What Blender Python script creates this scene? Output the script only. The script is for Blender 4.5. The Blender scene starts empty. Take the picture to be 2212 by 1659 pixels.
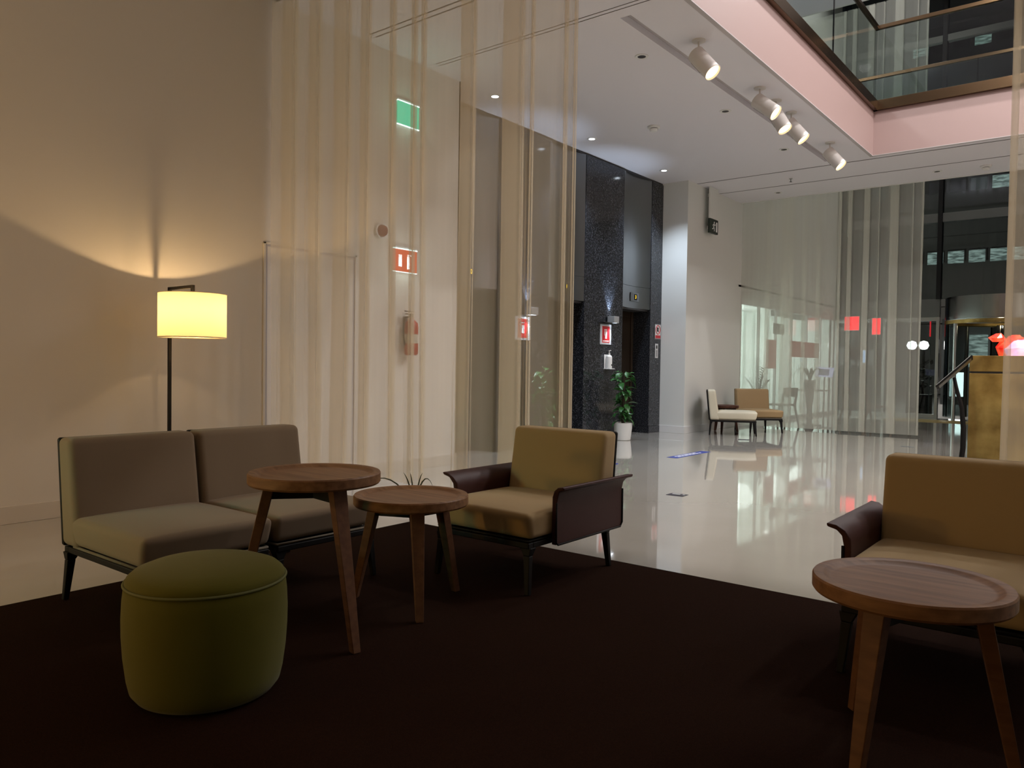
import bpy, math, random
from mathutils import Vector, Matrix
import numpy as np
random.seed(7)
PI = math.pi
sc = bpy.context.scene
COL = sc.collection

# ------------------------------------------------------------------ camera
CAM_YAW, CAM_PITCH, CAM_ROLL, FPX = 0.669081, -0.0246977, 0.0140771, 1678.83
cam_d = bpy.data.cameras.new('camera'); cam = bpy.data.objects.new('camera', cam_d); COL.objects.link(cam)
sc.camera = cam
cam_d.sensor_fit = 'HORIZONTAL'; cam_d.sensor_width = 36.0; cam_d.lens = FPX / 2212.0 * 36.0
cam_d.clip_start = 0.05; cam_d.clip_end = 400
f = Vector((-math.sin(CAM_YAW) * math.cos(CAM_PITCH), math.cos(CAM_YAW) * math.cos(CAM_PITCH), math.sin(CAM_PITCH)))
r0 = Vector((math.cos(CAM_YAW), math.sin(CAM_YAW), 0)); u0 = r0.cross(f)
rr = r0 * math.cos(CAM_ROLL) + u0 * math.sin(CAM_ROLL)
uu = -r0 * math.sin(CAM_ROLL) + u0 * math.cos(CAM_ROLL)
M = Matrix((rr, uu, -f)).transposed().to_4x4(); M.translation = (0, 0, 1.2)
cam.matrix_world = M

# ------------------------------------------------------------------ world, exposure, lights
w = bpy.data.worlds.new('night_sky'); sc.world = w; w.use_nodes = True
w.node_tree.nodes['Background'].inputs[0].default_value = (0.030, 0.038, 0.060, 1)
w.node_tree.nodes['Background'].inputs[1].default_value = 0.25
vs = sc.view_settings
vs.view_transform = 'Standard'; vs.look = 'None'; vs.gamma = 1.0; vs.exposure = 0.0
try: vs.use_curve_mapping = False
except Exception: pass
cy = sc.cycles
cy.max_bounces = 10; cy.diffuse_bounces = 5; cy.glossy_bounces = 4; cy.transmission_bounces = 8
cy.transparent_max_bounces = 24
cy.sample_clamp_indirect = 4.0; cy.caustics_reflective = False; cy.caustics_refractive = False
cy.use_denoising = True

def light(name, kind, loc, power, color, size=0.2, target=None, size_y=None, spot=None, blend=0.5, spread=None):
    d = bpy.data.lights.new(name, kind); d.energy = power; d.color = color
    if kind == 'AREA':
        d.shape = 'RECTANGLE' if size_y else 'SQUARE'; d.size = size
        if size_y: d.size_y = size_y
        if spread: d.spread = spread
    else:
        d.shadow_soft_size = size
    if kind == 'SPOT': d.spot_size = spot; d.spot_blend = blend
    o = bpy.data.objects.new(name, d); COL.objects.link(o); o.location = loc
    if target is not None:
        o.rotation_euler = (Vector(target) - Vector(loc)).to_track_quat('-Z', 'Y').to_euler()
    return o

# added spots above the opening stand in for the light of the upper floors
for ax in (-1.6, 1.0, 3.6):
    for ay in (7.6, 9.8, 12.0):
        light('atrium_fill_spot', 'SPOT', (ax, ay, 7.9), 340, (1.0, 0.96, 0.94), 0.12, (ax, ay, 0), spot=math.radians(150), blend=0.6)
for ay in (17.0, 19.5):
    light('hall_fill_spot', 'SPOT', (-4.2, ay, 11.9), 320, (1.0, 0.97, 0.92), 0.15, (-4.6, ay, 0), spot=math.radians(120), blend=0.6)  # added to light the hall wall behind the far curtain
light('upper_floor_fill', 'POINT', (-4.6, 11.0, 6.9), 160, (0.9, 0.95, 1.0), 0.1)  # added to lighten the dark upper ceiling
light('atrium_upper_glow', 'AREA', (5.6, 9.0, 5.9), 40, (1.0, 0.50, 0.45), 2.0, (-3.2, 11.0, 4.9), size_y=1.0)
# glazed side room behind the far curtain
light('side_room_light', 'AREA', (-8.9, 18.6, 1.45), 190, (0.95, 1.0, 0.98), 6.2, (0, 18.6, 1.45), size_y=2.3)
for ay in (16.4, 18.4, 20.4):
    light('side_room_front_fill', 'POINT', (-6.57, ay, 1.6), 7, (0.95, 1.0, 0.98), 0.28)  # added inside the glass to brighten the pleated curtain
for ay in (8.3, 11.3):
    light('atrium_fill_light', 'POINT', (0.8, ay, 6.7), 110, (1.0, 0.95, 0.92), 0.3)  # added to light the upper ceiling; no pendant hangs here
# screen light from behind the camera, then added lounge and street fills
light('screen_glow_amber', 'AREA', (-4.4, -2.6, 0.80), 30.0, (1.0, 0.58, 0.14), 0.28, (-2.9, 3.0, 0.5), size_y=0.2)
light('screen_glow_teal', 'AREA', (-4.9, -2.2, 1.5), 1.0, (0.25, 1.0, 0.80), 0.4, (-3.7, 2.2, 0.55), size_y=0.25, spread=0.6)
light('lounge_wall_fill', 'POINT', (-5.5, -1.2, 1.8), 60, (1.0, 0.70, 0.40), 0.25)  # added unseen fill for the left wall and floor
light('street_fill', 'POINT', (-7, 37, 5.0), 900, (1.0, 0.93, 0.82), 0.5)  # added unseen fill that lifts the building across the street
light('lounge_ambient', 'AREA', (-0.5, 0.5, 4.3), 6, (1.0, 0.80, 0.60), 3.0, (-1.0, 1.8, 0), size_y=3.0)

# ------------------------------------------------------------------ materials
MATS = {}
def mat(name, color=(0.5, 0.5, 0.5), rough=0.6, metal=0.0, spec=0.5, emit=None, estr=0.0, coat=0.0, noise=None, bump=None, sheen=0.0):
    """noise=(scale, second colour, stretch xyz, detail); bump=(scale, strength, distance)"""
    if name in MATS: return MATS[name]
    m = bpy.data.materials.new(name); m.use_nodes = True; MATS[name] = m
    nt = m.node_tree; b = nt.nodes['Principled BSDF']
    b.inputs['Base Color'].default_value = (*color, 1)
    b.inputs['Roughness'].default_value = rough; b.inputs['Metallic'].default_value = metal
    b.inputs['Specular IOR Level'].default_value = spec
    b.inputs['Coat Weight'].default_value = coat; b.inputs['Coat Roughness'].default_value = 0.03
    if sheen: b.inputs['Sheen Weight'].default_value = sheen
    if emit: b.inputs['Emission Color'].default_value = (*emit, 1); b.inputs['Emission Strength'].default_value = estr
    tc = None
    if noise or bump:
        tc = nt.nodes.new('ShaderNodeTexCoord')
    if noise:
        s, c2, st, det = noise
        mp = nt.nodes.new('ShaderNodeMapping'); mp.inputs['Scale'].default_value = st
        n = nt.nodes.new('ShaderNodeTexNoise'); n.inputs['Scale'].default_value = s; n.inputs['Detail'].default_value = det
        rp = nt.nodes.new('ShaderNodeValToRGB'); rp.color_ramp.elements[0].position = 0.35; rp.color_ramp.elements[1].position = 0.68
        rp.color_ramp.elements[0].color = (*color, 1); rp.color_ramp.elements[1].color = (*c2, 1)
        nt.links.new(tc.outputs['Object'], mp.inputs[0]); nt.links.new(mp.outputs[0], n.inputs['Vector'])
        nt.links.new(n.outputs['Fac'], rp.inputs[0]); nt.links.new(rp.outputs[0], b.inputs['Base Color'])
    if bump:
        s, k, dist = bump
        n = nt.nodes.new('ShaderNodeTexNoise'); n.inputs['Scale'].default_value = s; n.inputs['Detail'].default_value = 3
        bp = nt.nodes.new('ShaderNodeBump'); bp.inputs['Strength'].default_value = k; bp.inputs['Distance'].default_value = dist
        nt.links.new(tc.outputs['Object'], n.inputs['Vector']); nt.links.new(n.outputs['Fac'], bp.inputs['Height'])
        nt.links.new(bp.outputs[0], b.inputs['Normal'])
    return m

def emis(name, color, strength):
    m = bpy.data.materials.new(name); m.use_nodes = True; nt = m.node_tree
    nt.nodes.remove(nt.nodes['Principled BSDF'])
    e = nt.nodes.new('ShaderNodeEmission'); e.inputs[0].default_value = (*color, 1); e.inputs[1].default_value = strength
    nt.links.new(e.outputs[0], nt.nodes['Material Output'].inputs[0]); MATS[name] = m
    return m

def sheer(name, color, opacity, edge=0.35):
    m = bpy.data.materials.new(name); m.use_nodes = True; nt = m.node_tree
    nt.nodes.remove(nt.nodes['Principled BSDF'])
    N = nt.nodes.new
    d = N('ShaderNodeBsdfDiffuse'); t = N('ShaderNodeBsdfTranslucent'); tr = N('ShaderNodeBsdfTransparent')
    d.inputs[0].default_value = (*color, 1); t.inputs[0].default_value = (*color, 1)
    mx = N('ShaderNodeMixShader'); mx.inputs[0].default_value = 0.5
    nt.links.new(d.outputs[0], mx.inputs[1]); nt.links.new(t.outputs[0], mx.inputs[2])
    lw = N('ShaderNodeLayerWeight'); lw.inputs[0].default_value = 0.25
    # woven threads: fine variation of the openness of the weave
    tc = N('ShaderNodeTexCoord'); mp = N('ShaderNodeMapping'); mp.inputs['Scale'].default_value = (14, 14, 0.3)
    nz = N('ShaderNodeTexNoise'); nz.inputs['Scale'].default_value = 1.0; nz.inputs['Detail'].default_value = 2
    nt.links.new(tc.outputs['Object'], mp.inputs[0]); nt.links.new(mp.outputs[0], nz.inputs['Vector'])
    ma = N('ShaderNodeMath'); ma.operation = 'MULTIPLY_ADD'; ma.inputs[1].default_value = edge; ma.inputs[2].default_value = opacity - 0.03
    nt.links.new(lw.outputs['Facing'], ma.inputs[0])
    mb = N('ShaderNodeMath'); mb.operation = 'MULTIPLY_ADD'; mb.inputs[1].default_value = 0.06; mb.use_clamp = True
    nt.links.new(nz.outputs['Fac'], mb.inputs[0]); nt.links.new(ma.outputs[0], mb.inputs[2])
    ms = N('ShaderNodeMixShader')
    nt.links.new(mb.outputs[0], ms.inputs[0]); nt.links.new(tr.outputs[0], ms.inputs[1]); nt.links.new(mx.outputs[0], ms.inputs[2])
    nt.links.new(ms.outputs[0], nt.nodes['Material Output'].inputs[0]); MATS[name] = m
    return m

def glass_mat(name, tint=(1, 1, 1), refl=1.0):
    m = bpy.data.materials.new(name); m.use_nodes = True; nt = m.node_tree
    nt.nodes.remove(nt.nodes['Principled BSDF'])
    N = nt.nodes.new
    tr = N('ShaderNodeBsdfTransparent'); tr.inputs[0].default_value = (*tint, 1)
    g = N('ShaderNodeBsdfGlossy'); g.inputs['Roughness'].default_value = 0.0
    fr = N('ShaderNodeFresnel'); fr.inputs[0].default_value = 1.5
    mm = N('ShaderNodeMath'); mm.operation = 'MULTIPLY'; mm.inputs[1].default_value = refl; mm.use_clamp = True
    ms = N('ShaderNodeMixShader')
    ge = N('ShaderNodeNewGeometry'); inv = N('ShaderNodeMath'); inv.operation = 'SUBTRACT'; inv.inputs[0].default_value = 1.0
    m2 = N('ShaderNodeMath'); m2.operation = 'MULTIPLY'
    nt.links.new(ge.outputs['Backfacing'], inv.inputs[1]); nt.links.new(fr.outputs[0], mm.inputs[0])
    nt.links.new(mm.outputs[0], m2.inputs[0]); nt.links.new(inv.outputs[0], m2.inputs[1]); nt.links.new(m2.outputs[0], ms.inputs[0])
    nt.links.new(tr.outputs[0], ms.inputs[1]); nt.links.new(g.outputs[0], ms.inputs[2])
    nt.links.new(ms.outputs[0], nt.nodes['Material Output'].inputs[0]); MATS[name] = m
    return m

def granite_mat():
    m = mat('granite', (0.012, 0.013, 0.016), 0.12, spec=0.5)
    nt = m.node_tree; b = nt.nodes['Principled BSDF']; N = nt.nodes.new
    tc = N('ShaderNodeTexCoord'); v = N('ShaderNodeTexVoronoi'); v.inputs['Scale'].default_value = 90
    n = N('ShaderNodeTexNoise'); n.inputs['Scale'].default_value = 60; n.inputs['Detail'].default_value = 4
    rp = N('ShaderNodeValToRGB'); e = rp.color_ramp.elements
    e[0].position = 0.50; e[0].color = (0.014, 0.015, 0.018, 1); e[1].position = 0.72; e[1].color = (0.10, 0.105, 0.12, 1)
    nt.links.new(tc.outputs['Object'], n.inputs['Vector']); nt.links.new(n.outputs['Fac'], rp.inputs[0])
    nt.links.new(rp.outputs[0], b.inputs['Base Color'])
    return m

def wood_mat(name, c1, c2, rough=0.4):
    return mat(name, c1, rough, spec=0.25, noise=(2.2, c2, (1.2, 16.0, 16.0), 6), bump=(60, 0.05, 0.002))

PLASTER = mat('plaster', (0.70, 0.66, 0.60), 0.75, bump=(120, 0.05, 0.002))
PLASTER_C = mat('column_plaster', (0.72, 0.73, 0.70), 0.7, bump=(120, 0.05, 0.002))
CEIL = mat('ceiling_paint', (0.76, 0.75, 0.80), 0.8)
CEILDARK = mat('slot_black', (0.03, 0.028, 0.028), 0.6)
RECESS = mat('recess_paint', (0.50, 0.47, 0.48), 0.8)
FASC = mat('fascia_pink_lit', (0.35, 0.245, 0.228), 0.5)  # part of the pink atrium light is put into this colour
BASEB = mat('baseboard_paint', (0.62, 0.57, 0.50), 0.5)
FLOORM = mat('resin_floor', (0.43, 0.40, 0.345), 0.045, spec=0.9, coat=0.5, noise=(1.2, (0.46, 0.43, 0.375), (1, 1, 1), 3), bump=(2.2, 0.03, 0.03))
RUG = mat('rug_pile', (0.011, 0.0045, 0.0025), 0.95, spec=0.03, noise=(300, (0.022, 0.009, 0.005), (1, 1, 1), 2), bump=(500, 0.6, 0.004))
GRAN = granite_mat()
STEEL = mat('brushed_steel', (0.27, 0.28, 0.29), 0.28, metal=1.0, bump=(3, 0.05, 0.02))
_nt = STEEL.node_tree; _b = _nt.nodes['Principled BSDF']; _b.inputs['Anisotropic'].default_value = 0.92; _b.inputs['Roughness'].default_value = 0.30
_cx = _nt.nodes.new('ShaderNodeCombineXYZ'); _cx.inputs[2].default_value = 1.0; _nt.links.new(_cx.outputs[0], _b.inputs['Tangent'])
for _l in list(_b.inputs['Normal'].links): _nt.links.remove(_l)
STEELF = mat('steel_frame', (0.35, 0.36, 0.36), 0.3, metal=1.0)
FRAMED = mat('facade_frame', (0.10, 0.10, 0.095), 0.5, metal=0.3)
BRONZE = mat('bronze', (0.16, 0.10, 0.055), 0.25, metal=1.0)
DBRONZE = mat('bronze_door', (0.10, 0.075, 0.055), 0.3, metal=0.8)
GOLD = mat('gold_leaf', (0.20, 0.125, 0.035), 0.42, metal=0.75, noise=(3.2, (0.46, 0.32, 0.11), (1.0, 1.0, 1.0), 7), bump=(6, 0.1, 0.02))
BLACK = mat('black_metal', (0.006, 0.0055, 0.0055), 0.55, spec=0.2)
TAUPE = mat('taupe_fabric', (0.235, 0.175, 0.115), 0.9, spec=0.2, bump=(400, 0.15, 0.002), sheen=0.1)
TAUPE_LIT = mat('taupe_fabric_lit', (0.34, 0.245, 0.125), 0.9, spec=0.2, bump=(400, 0.15, 0.002), sheen=0.1)  # same upholstery as the taupe seats, with yellow light put into its colour
CREAMF = mat('cream_fabric', (0.62, 0.57, 0.44), 0.8, spec=0.2, bump=(400, 0.1, 0.002))
TANF = mat('tan_fabric', (0.36, 0.25, 0.13), 0.85, spec=0.2, bump=(400, 0.1, 0.002))
PIPE_L = mat('welt_light', (0.15, 0.125, 0.09), 0.8)
MAROON = mat('maroon_leather', (0.042, 0.010, 0.008), 0.55, spec=0.35, bump=(150, 0.1, 0.002))
OAK = wood_mat('oak_top', (0.150, 0.070, 0.030), (0.245, 0.125, 0.058), 0.5)
OAKL = wood_mat('oak_leg', (0.095, 0.040, 0.018), (0.14, 0.062, 0.028), 0.55)
WALNUT = wood_mat('walnut', (0.05, 0.018, 0.010), (0.08, 0.03, 0.018), 0.4)
GREENF = mat('lime_fabric', (0.100, 0.092, 0.007), 0.85, spec=0.2, bump=(400, 0.15, 0.002), sheen=0.1)
WHITEP = mat('white_plastic', (0.75, 0.75, 0.74), 0.4)
SPOTW = mat('spot_white', (0.66, 0.63, 0.60), 0.5)
POTW = mat('pot_white', (0.75, 0.75, 0.73), 0.35)
LEAF = mat('leaf_green', (0.022, 0.095, 0.020), 0.35, spec=0.5, noise=(25, (0.05, 0.17, 0.04), (1, 1, 1), 2))
LEAFD = mat('leaf_dark', (0.020, 0.040, 0.018), 0.5)
SOIL = mat('soil', (0.02, 0.014, 0.01), 0.95)
REDM = mat('sign_red', (0.55, 0.02, 0.03), 0.4)
EXTR = mat('extinguisher_red', (0.40, 0.03, 0.02), 0.35)
BLUE = mat('sticker_blue', (0.01, 0.03, 0.25), 0.4)
STBLK = mat('sticker_black', (0.015, 0.012, 0.025), 0.4)
PRINT = mat('print_white', (0.8, 0.8, 0.8), 0.5)
SHADE = None
SHEER_L = sheer('sheer_lounge', (0.79, 0.71, 0.56), 0.34, 0.15)
SHEER_F = sheer('sheer_lobby', (0.88, 0.88, 0.80), 0.36, 0.15)
GLASS = glass_mat('glass_clear', (0.80, 0.84, 0.82), 1.0)
GLASSD = glass_mat('glass_facade', (0.55, 0.60, 0.60), 1.2)
ELENS = emis('lens_warm', (1.0, 0.72, 0.38), 3.5)
ECOOL = emis('lens_cool', (0.80, 0.90, 1.0), 14.0)
EBULB = emis('bulb_glow', (1.0, 0.72, 0.35), 12.0)
EGREEN = emis('exit_glow', (0.10, 0.75, 0.42), 0.9)
EEDGE = emis('edge_glow', (0.75, 1.0, 0.92), 2.6)
ERED = emis('red_glow', (0.95, 0.16, 0.06), 0.75)
EREDS = emis('red_sign_glow', (1.0, 0.02, 0.03), 1.6)
EYEL = emis('digit_glow', (1.0, 0.62, 0.03), 2.5)
EWIN = emis('window_glow', (0.50, 0.62, 0.56), 0.42)
def lit_room(name, c1, c2, k):
    m = emis(name, c2, k); nt = m.node_tree; N = nt.nodes.new; e = nt.nodes['Emission']
    tc = N('ShaderNodeTexCoord'); mp = N('ShaderNodeMapping'); mp.inputs['Scale'].default_value = (1.6, 1.0, 7.0)
    n = N('ShaderNodeTexNoise'); n.inputs['Scale'].default_value = 1.5; n.inputs['Detail'].default_value = 4
    rp = N('ShaderNodeValToRGB'); rp.color_ramp.elements[0].position = 0.40; rp.color_ramp.elements[1].position = 0.62
    rp.color_ramp.elements[0].color = (*c1, 1); rp.color_ramp.elements[1].color = (*c2, 1)
    nt.links.new(tc.outputs['Object'], mp.inputs[0]); nt.links.new(mp.outputs[0], n.inputs['Vector']); nt.links.new(n.outputs['Fac'], rp.inputs[0]); nt.links.new(rp.outputs[0], e.inputs[0])
    return m
EWIN = lit_room('window_interior_glow', (0.16, 0.20, 0.18), (0.62, 0.75, 0.68), 1.0)
EWIN2 = emis('window_glow_dim', (0.30, 0.36, 0.34), 0.16)
ELAMP = emis('lamp_white', (1.0, 1.0, 0.95), 9.0)
ESCR = emis('tablet_glow', (0.62, 0.68, 0.95), 0.6)
ESCR2 = emis('tablet_dark', (0.20, 0.25, 0.45), 0.3)
EBLUE = emis('blue_glow', (0.3, 0.6, 1.0), 1.2)
EPINK = emis('resin_lilac', (0.72, 0.45, 0.95), 0.8)
ERED2 = emis('resin_red', (0.85, 0.02, 0.02), 0.7)
EORNG = emis('resin_orange', (1.0, 0.16, 0.02), 0.8)

# ------------------------------------------------------------------ mesh helpers
class MB:
    def __init__(s): s.v = []; s.f = []
    def add(s, vs_, fs):
        k = len(s.v); s.v += [tuple(p) for p in vs_]; s.f += [tuple(i + k for i in q) for q in fs]; return s
    def box(s, x0, x1, y0, y1, z0, z1):
        return s.add([(x0, y0, z0), (x1, y0, z0), (x1, y1, z0), (x0, y1, z0), (x0, y0, z1), (x1, y0, z1), (x1, y1, z1), (x0, y1, z1)],
                     [(0, 3, 2, 1), (4, 5, 6, 7), (0, 1, 5, 4), (1, 2, 6, 5), (2, 3, 7, 6), (3, 0, 4, 7)])
    def obox(s, c, ax, ay, az):
        c = Vector(c); ax = Vector(ax); ay = Vector(ay); az = Vector(az)
        P = [c + a * ax + b * ay + d * az for d in (-1, 1) for a, b in ((-1, -1), (1, -1), (1, 1), (-1, 1))]
        return s.add(P, [(0, 3, 2, 1), (4, 5, 6, 7), (0, 1, 5, 4), (1, 2, 6, 5), (2, 3, 7, 6), (3, 0, 4, 7)])
    def frustum(s, p0, s0, p1, s1, rz=0.0):
        c, q = math.cos(rz), math.sin(rz); P = []
        for p, (a, b) in ((p0, s0), (p1, s1)):
            for i, j in ((-1, -1), (1, -1), (1, 1), (-1, 1)):
                u, v = i * a / 2, j * b / 2
                P.append((p[0] + u * c - v * q, p[1] + u * q + v * c, p[2]))
        return s.add(P, [(0, 3, 2, 1), (4, 5, 6, 7), (0, 1, 5, 4), (1, 2, 6, 5), (2, 3, 7, 6), (3, 0, 4, 7)])
    def cyl(s, p0, p1, r0, r1=None, n=20, caps=True):
        r1 = r0 if r1 is None else r1
        p0 = Vector(p0); p1 = Vector(p1); d = (p1 - p0).normalized()
        a = d.orthogonal().normalized(); b = d.cross(a)
        P = []
        for p, r in ((p0, r0), (p1, r1)):
            for i in range(n):
                t = 2 * PI * i / n; P.append(p + a * (r * math.cos(t)) + b * (r * math.sin(t)))
        F = [(i, (i + 1) % n, n + (i + 1) % n, n + i) for i in range(n)]
        if caps: F += [tuple(range(n))[::-1], tuple(range(n, 2 * n))]
        return s.add(P, F)
    def tube(s, path, r, n=10, caps=True):
        path = [Vector(p) for p in path]; m = len(path)
        rs = r if isinstance(r, (list, tuple)) else [r] * m
        P = []; prev = None
        for i, p in enumerate(path):
            d = (path[min(i + 1, m - 1)] - path[max(i - 1, 0)]).normalized()
            a = (d.orthogonal() if prev is None else prev - d * prev.dot(d)).normalized(); prev = a; b = d.cross(a)
            for k in range(n):
                t = 2 * PI * k / n; P.append(p + a * (rs[i] * math.cos(t)) + b * (rs[i] * math.sin(t)))
        F = [(i * n + k, i * n + (k + 1) % n, (i + 1) * n + (k + 1) % n, (i + 1) * n + k) for i in range(m - 1) for k in range(n)]
        if caps: F += [tuple(range(n))[::-1], tuple(range((m - 1) * n, m * n))]
        return s.add(P, F)
    def lathe(s, prof, n=48, c=(0, 0, 0)):
        P = []; F = []; m = len(prof)
        for i in range(n):
            t = 2 * PI * i / n
            for r, z in prof: P.append((c[0] + r * math.cos(t), c[1] + r * math.sin(t), c[2] + z))
        for i in range(n):
            j = (i + 1) % n
            for k in range(m - 1): F.append((i * m + k, j * m + k, j * m + k + 1, i * m + k + 1))
        return s.add(P, F)
    def prism(s, poly, fn0, fn1):
        n = len(poly); P = [fn0(*p) for p in poly] + [fn1(*p) for p in poly]
        F = [(i, (i + 1) % n, n + (i + 1) % n, n + i) for i in range(n)] + [tuple(range(n))[::-1], tuple(range(n, 2 * n))]
        return s.add(P, F)
    def cushion(s, x0, x1, y0, y1, z0, z1, r=0.04, puff=0.0, n=10, fn=None):
        hx, hy, hz = (x1 - x0) / 2, (y1 - y0) / 2, (z1 - z0) / 2
        cx, cyy, cz = (x0 + x1) / 2, (y0 + y1) / 2, (z0 + z1) / 2
        idx = {}; P = []; F = []
        def tt(h):
            e = max(h - r, 0); inner = [-e + 2 * e * i / (n - 4) for i in range(n - 3)]
            o = [-h, -h + r * 0.3, -h + r * 0.65] ; return o + inner + [-q for q in o[::-1]]
        X, Y, Z = tt(hx), tt(hy), tt(hz)
        def vert(a, b, c):
            key = (round(a, 5), round(b, 5), round(c, 5))
            if key in idx: return idx[key]
            q = [max(-h + r, min(h - r, t)) for t, h in ((a, hx), (b, hy), (c, hz))]
            d = Vector((a - q[0], b - q[1], c - q[2]))
            if d.length > 1e-9: d = d.normalized() * r
            p = [q[0] + d[0], q[1] + d[1], q[2] + d[2]]
            if puff and p[2] > 0:
                p[2] += puff * (1 - (p[0] / hx) ** 4) * (1 - (p[1] / hy) ** 4) * (p[2] / hz)
            p = (cx + p[0], cyy + p[1], cz + p[2])
            if fn: p = fn(*p)
            idx[key] = len(P); P.append(p); return idx[key]
        def sheet(A, B, mk, flip):
            for i in range(len(A) - 1):
                for j in range(len(B) - 1):
                    q = [vert(*mk(A[i], B[j])), vert(*mk(A[i + 1], B[j])), vert(*mk(A[i + 1], B[j + 1])), vert(*mk(A[i], B[j + 1]))]
                    if len(set(q)) == 4: F.append(tuple(q[::-1] if flip else q))
        sheet(X, Y, lambda a, b: (a, b, hz), False); sheet(X, Y, lambda a, b: (a, b, -hz), True)
        sheet(X, Z, lambda a, b: (a, -hy, b), False); sheet(X, Z, lambda a, b: (a, hy, b), True)
        sheet(Y, Z, lambda a, b: (hx, a, b), False); sheet(Y, Z, lambda a, b: (-hx, a, b), True)
        return s.add(P, F)
    def build(s, name, material, parent=None, smooth=False, bevel=0.0, angle=None):
        me = bpy.data.meshes.new(name); me.from_pydata(s.v, [], s.f); me.update()
        o = bpy.data.objects.new(name, me); COL.objects.link(o)
        if material: me.materials.append(material)
        if smooth:
            me.polygons.foreach_set('use_smooth', [True] * len(me.polygons))
            if smooth == 'auto' : me.set_sharp_from_angle(angle=math.radians(angle or 35))
        if bevel:
            b = o.modifiers.new('bevel', 'BEVEL'); b.width = bevel; b.segments = 3; b.limit_method = 'ANGLE'
            me.polygons.foreach_set('use_smooth', [True] * len(me.polygons)); me.set_sharp_from_angle(angle=math.radians(30))
            b.harden_normals = False
        if parent: o.parent = parent
        return o

def tag(o, label, cat, group=None, kind=None):
    o['label'] = label; o['category'] = cat
    if group: o['group'] = group
    if kind: o['kind'] = kind
    return o
def thing(name, label, cat, loc=(0, 0, 0), rz=0.0, group=None):
    o = bpy.data.objects.new(name, None); COL.objects.link(o); o.location = loc; o.rotation_euler = (0, 0, rz)
    o.empty_display_size = 0.1
    return tag(o, label, cat, group)
def struct(o): o['kind'] = 'structure'; return o
def copy_tree(o, parent=None):
    c = o.copy(); COL.objects.link(c); c.parent = parent
    for ch in list(o.children): copy_tree(ch, c)
    return c
def text(name, body, size, m, loc, rot, parent=None, ext=0.001):
    'lettering as real mesh'
    cu = bpy.data.curves.new(name, 'FONT'); cu.body = body; cu.size = size; cu.extrude = ext; cu.align_x = 'CENTER'; cu.align_y = 'CENTER'
    cu.materials.append(m); tmp = bpy.data.objects.new(name + '_curve', cu); COL.objects.link(tmp)
    dg = bpy.context.evaluated_depsgraph_get(); me = bpy.data.meshes.new_from_object(tmp.evaluated_get(dg))
    bpy.data.objects.remove(tmp); o = bpy.data.objects.new(name, me); COL.objects.link(o); o.location = loc; o.rotation_euler = rot
    if parent: o.parent = parent
    return o

# ------------------------------------------------------------------ setting
ZC = 4.55; XW = -6.30; XL = -6.74
OX, OY, OY0 = -3.22, 13.06, 6.2         # corner of the opening to the upper floor
SLABT = 5.22
struct(MB().box(-8.6, 8.0, -5.0, 22.0, -0.2, 0.0).build('floor', FLOORM))
# rug
rug = MB().cushion(-4.2, 2.6, -2.5, 4.11, 0.0005, 0.012, r=0.004, n=6).build('area_rug', RUG, smooth=True)
tag(rug, 'large dark brown rug under the lounge chairs and side tables', 'rug')
# left wall with flush door joint
wl = struct(MB().box(XW - 0.3, XW, -5.0, 6.9, 0, ZC).build('wall_left', PLASTER))
bbl = struct(MB().box(XW, XW + 0.012, -5.0, 4.20, 0, 0.13).box(XW, XW + 0.012, 5.36, 6.9, 0, 0.13).build('baseboard_left', BASEB, bevel=0.003))
d1 = struct(MB().box(XW, XW + 0.004, 4.27, 5.29, 0.0, 2.27).build('door_1', PLASTER))
MB().box(XW, XW + 0.012, 4.225, 4.25, 0, 2.31).box(XW, XW + 0.012, 5.31, 5.335, 0, 2.31).box(XW, XW + 0.012, 4.225, 5.335, 2.29, 2.31).build('door_frame', PLASTER, d1, bevel=0.003)
MB().box(XW, XW + 0.003, 4.25, 4.27, 0, 2.29).box(XW, XW + 0.003, 5.29, 5.31, 0, 2.29).box(XW, XW + 0.003, 4.27, 5.29, 2.27, 2.29).build('shadow_gap', RECESS, d1)
# other walls round the lounge, out of view
struct(MB().box(-8.6, 8.3, -5.3, -5.0, 0, ZC).build('wall_back', PLASTER))
struct(MB().box(8.0, 8.3, -5.0, 22.0, 0, 8.0).build('wall_right', PLASTER))

# ceiling slab: split round slots, recess and opening; everything under the upper floor
def ceiling():
    m = MB()
    def slab(x0, x1, y0, y1, z0=ZC, z1=SLABT): m.box(x0, x1, y0, y1, z0, z1)
    xs0 = XW - 0.5
    ys = [-5.0]
    # bands in Y separated by the thin slots
    slots = [(5.35, 5.37), (5.43, 5.45), (6.32, 6.335), (6.38, 6.395), (13.255, 13.295), (14.26, 14.30)]
    y = -5.0
    for a, b in slots:
        if a > OY0 and b < OY0: pass
        segs = [(y, a)]
        for (p, q) in segs:
            # X-range depends on the opening between OY0 and OY
            cuts = sorted(set([p, q] + [c for c in (OY0, 6.55, 13.02, OY) if p < c < q]))
            for c0, c1 in zip(cuts, cuts[1:]):
                mid = (c0 + c1) / 2
                xe = OX if OY0 < mid < OY else 8.0
                if 6.55 < mid < 13.02:
                    slab(xs0, -3.915, c0, c1); slab(-3.80, xe, c0, c1)
                else: slab(xs0, xe, c0, c1)
        # over the slot itself
        xe = OX if OY0 < (a + b) / 2 < OY else 8.0
        slab(xs0, xe, a, b, ZC + 0.05, SLABT)
        xl = -6.16 if a < 7 else XW + 0.02
        if xl > xs0: slab(xs0, xl, a, b, ZC, ZC + 0.05)
        y = b
    slab(xs0, 8.0, y, 15.30)
    m.box(-3.915, -3.80, 6.55, 13.02, ZC + 0.09, SLABT)
    return m
ce = struct(ceiling().build('ceiling', CEIL))
k = MB()
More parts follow.
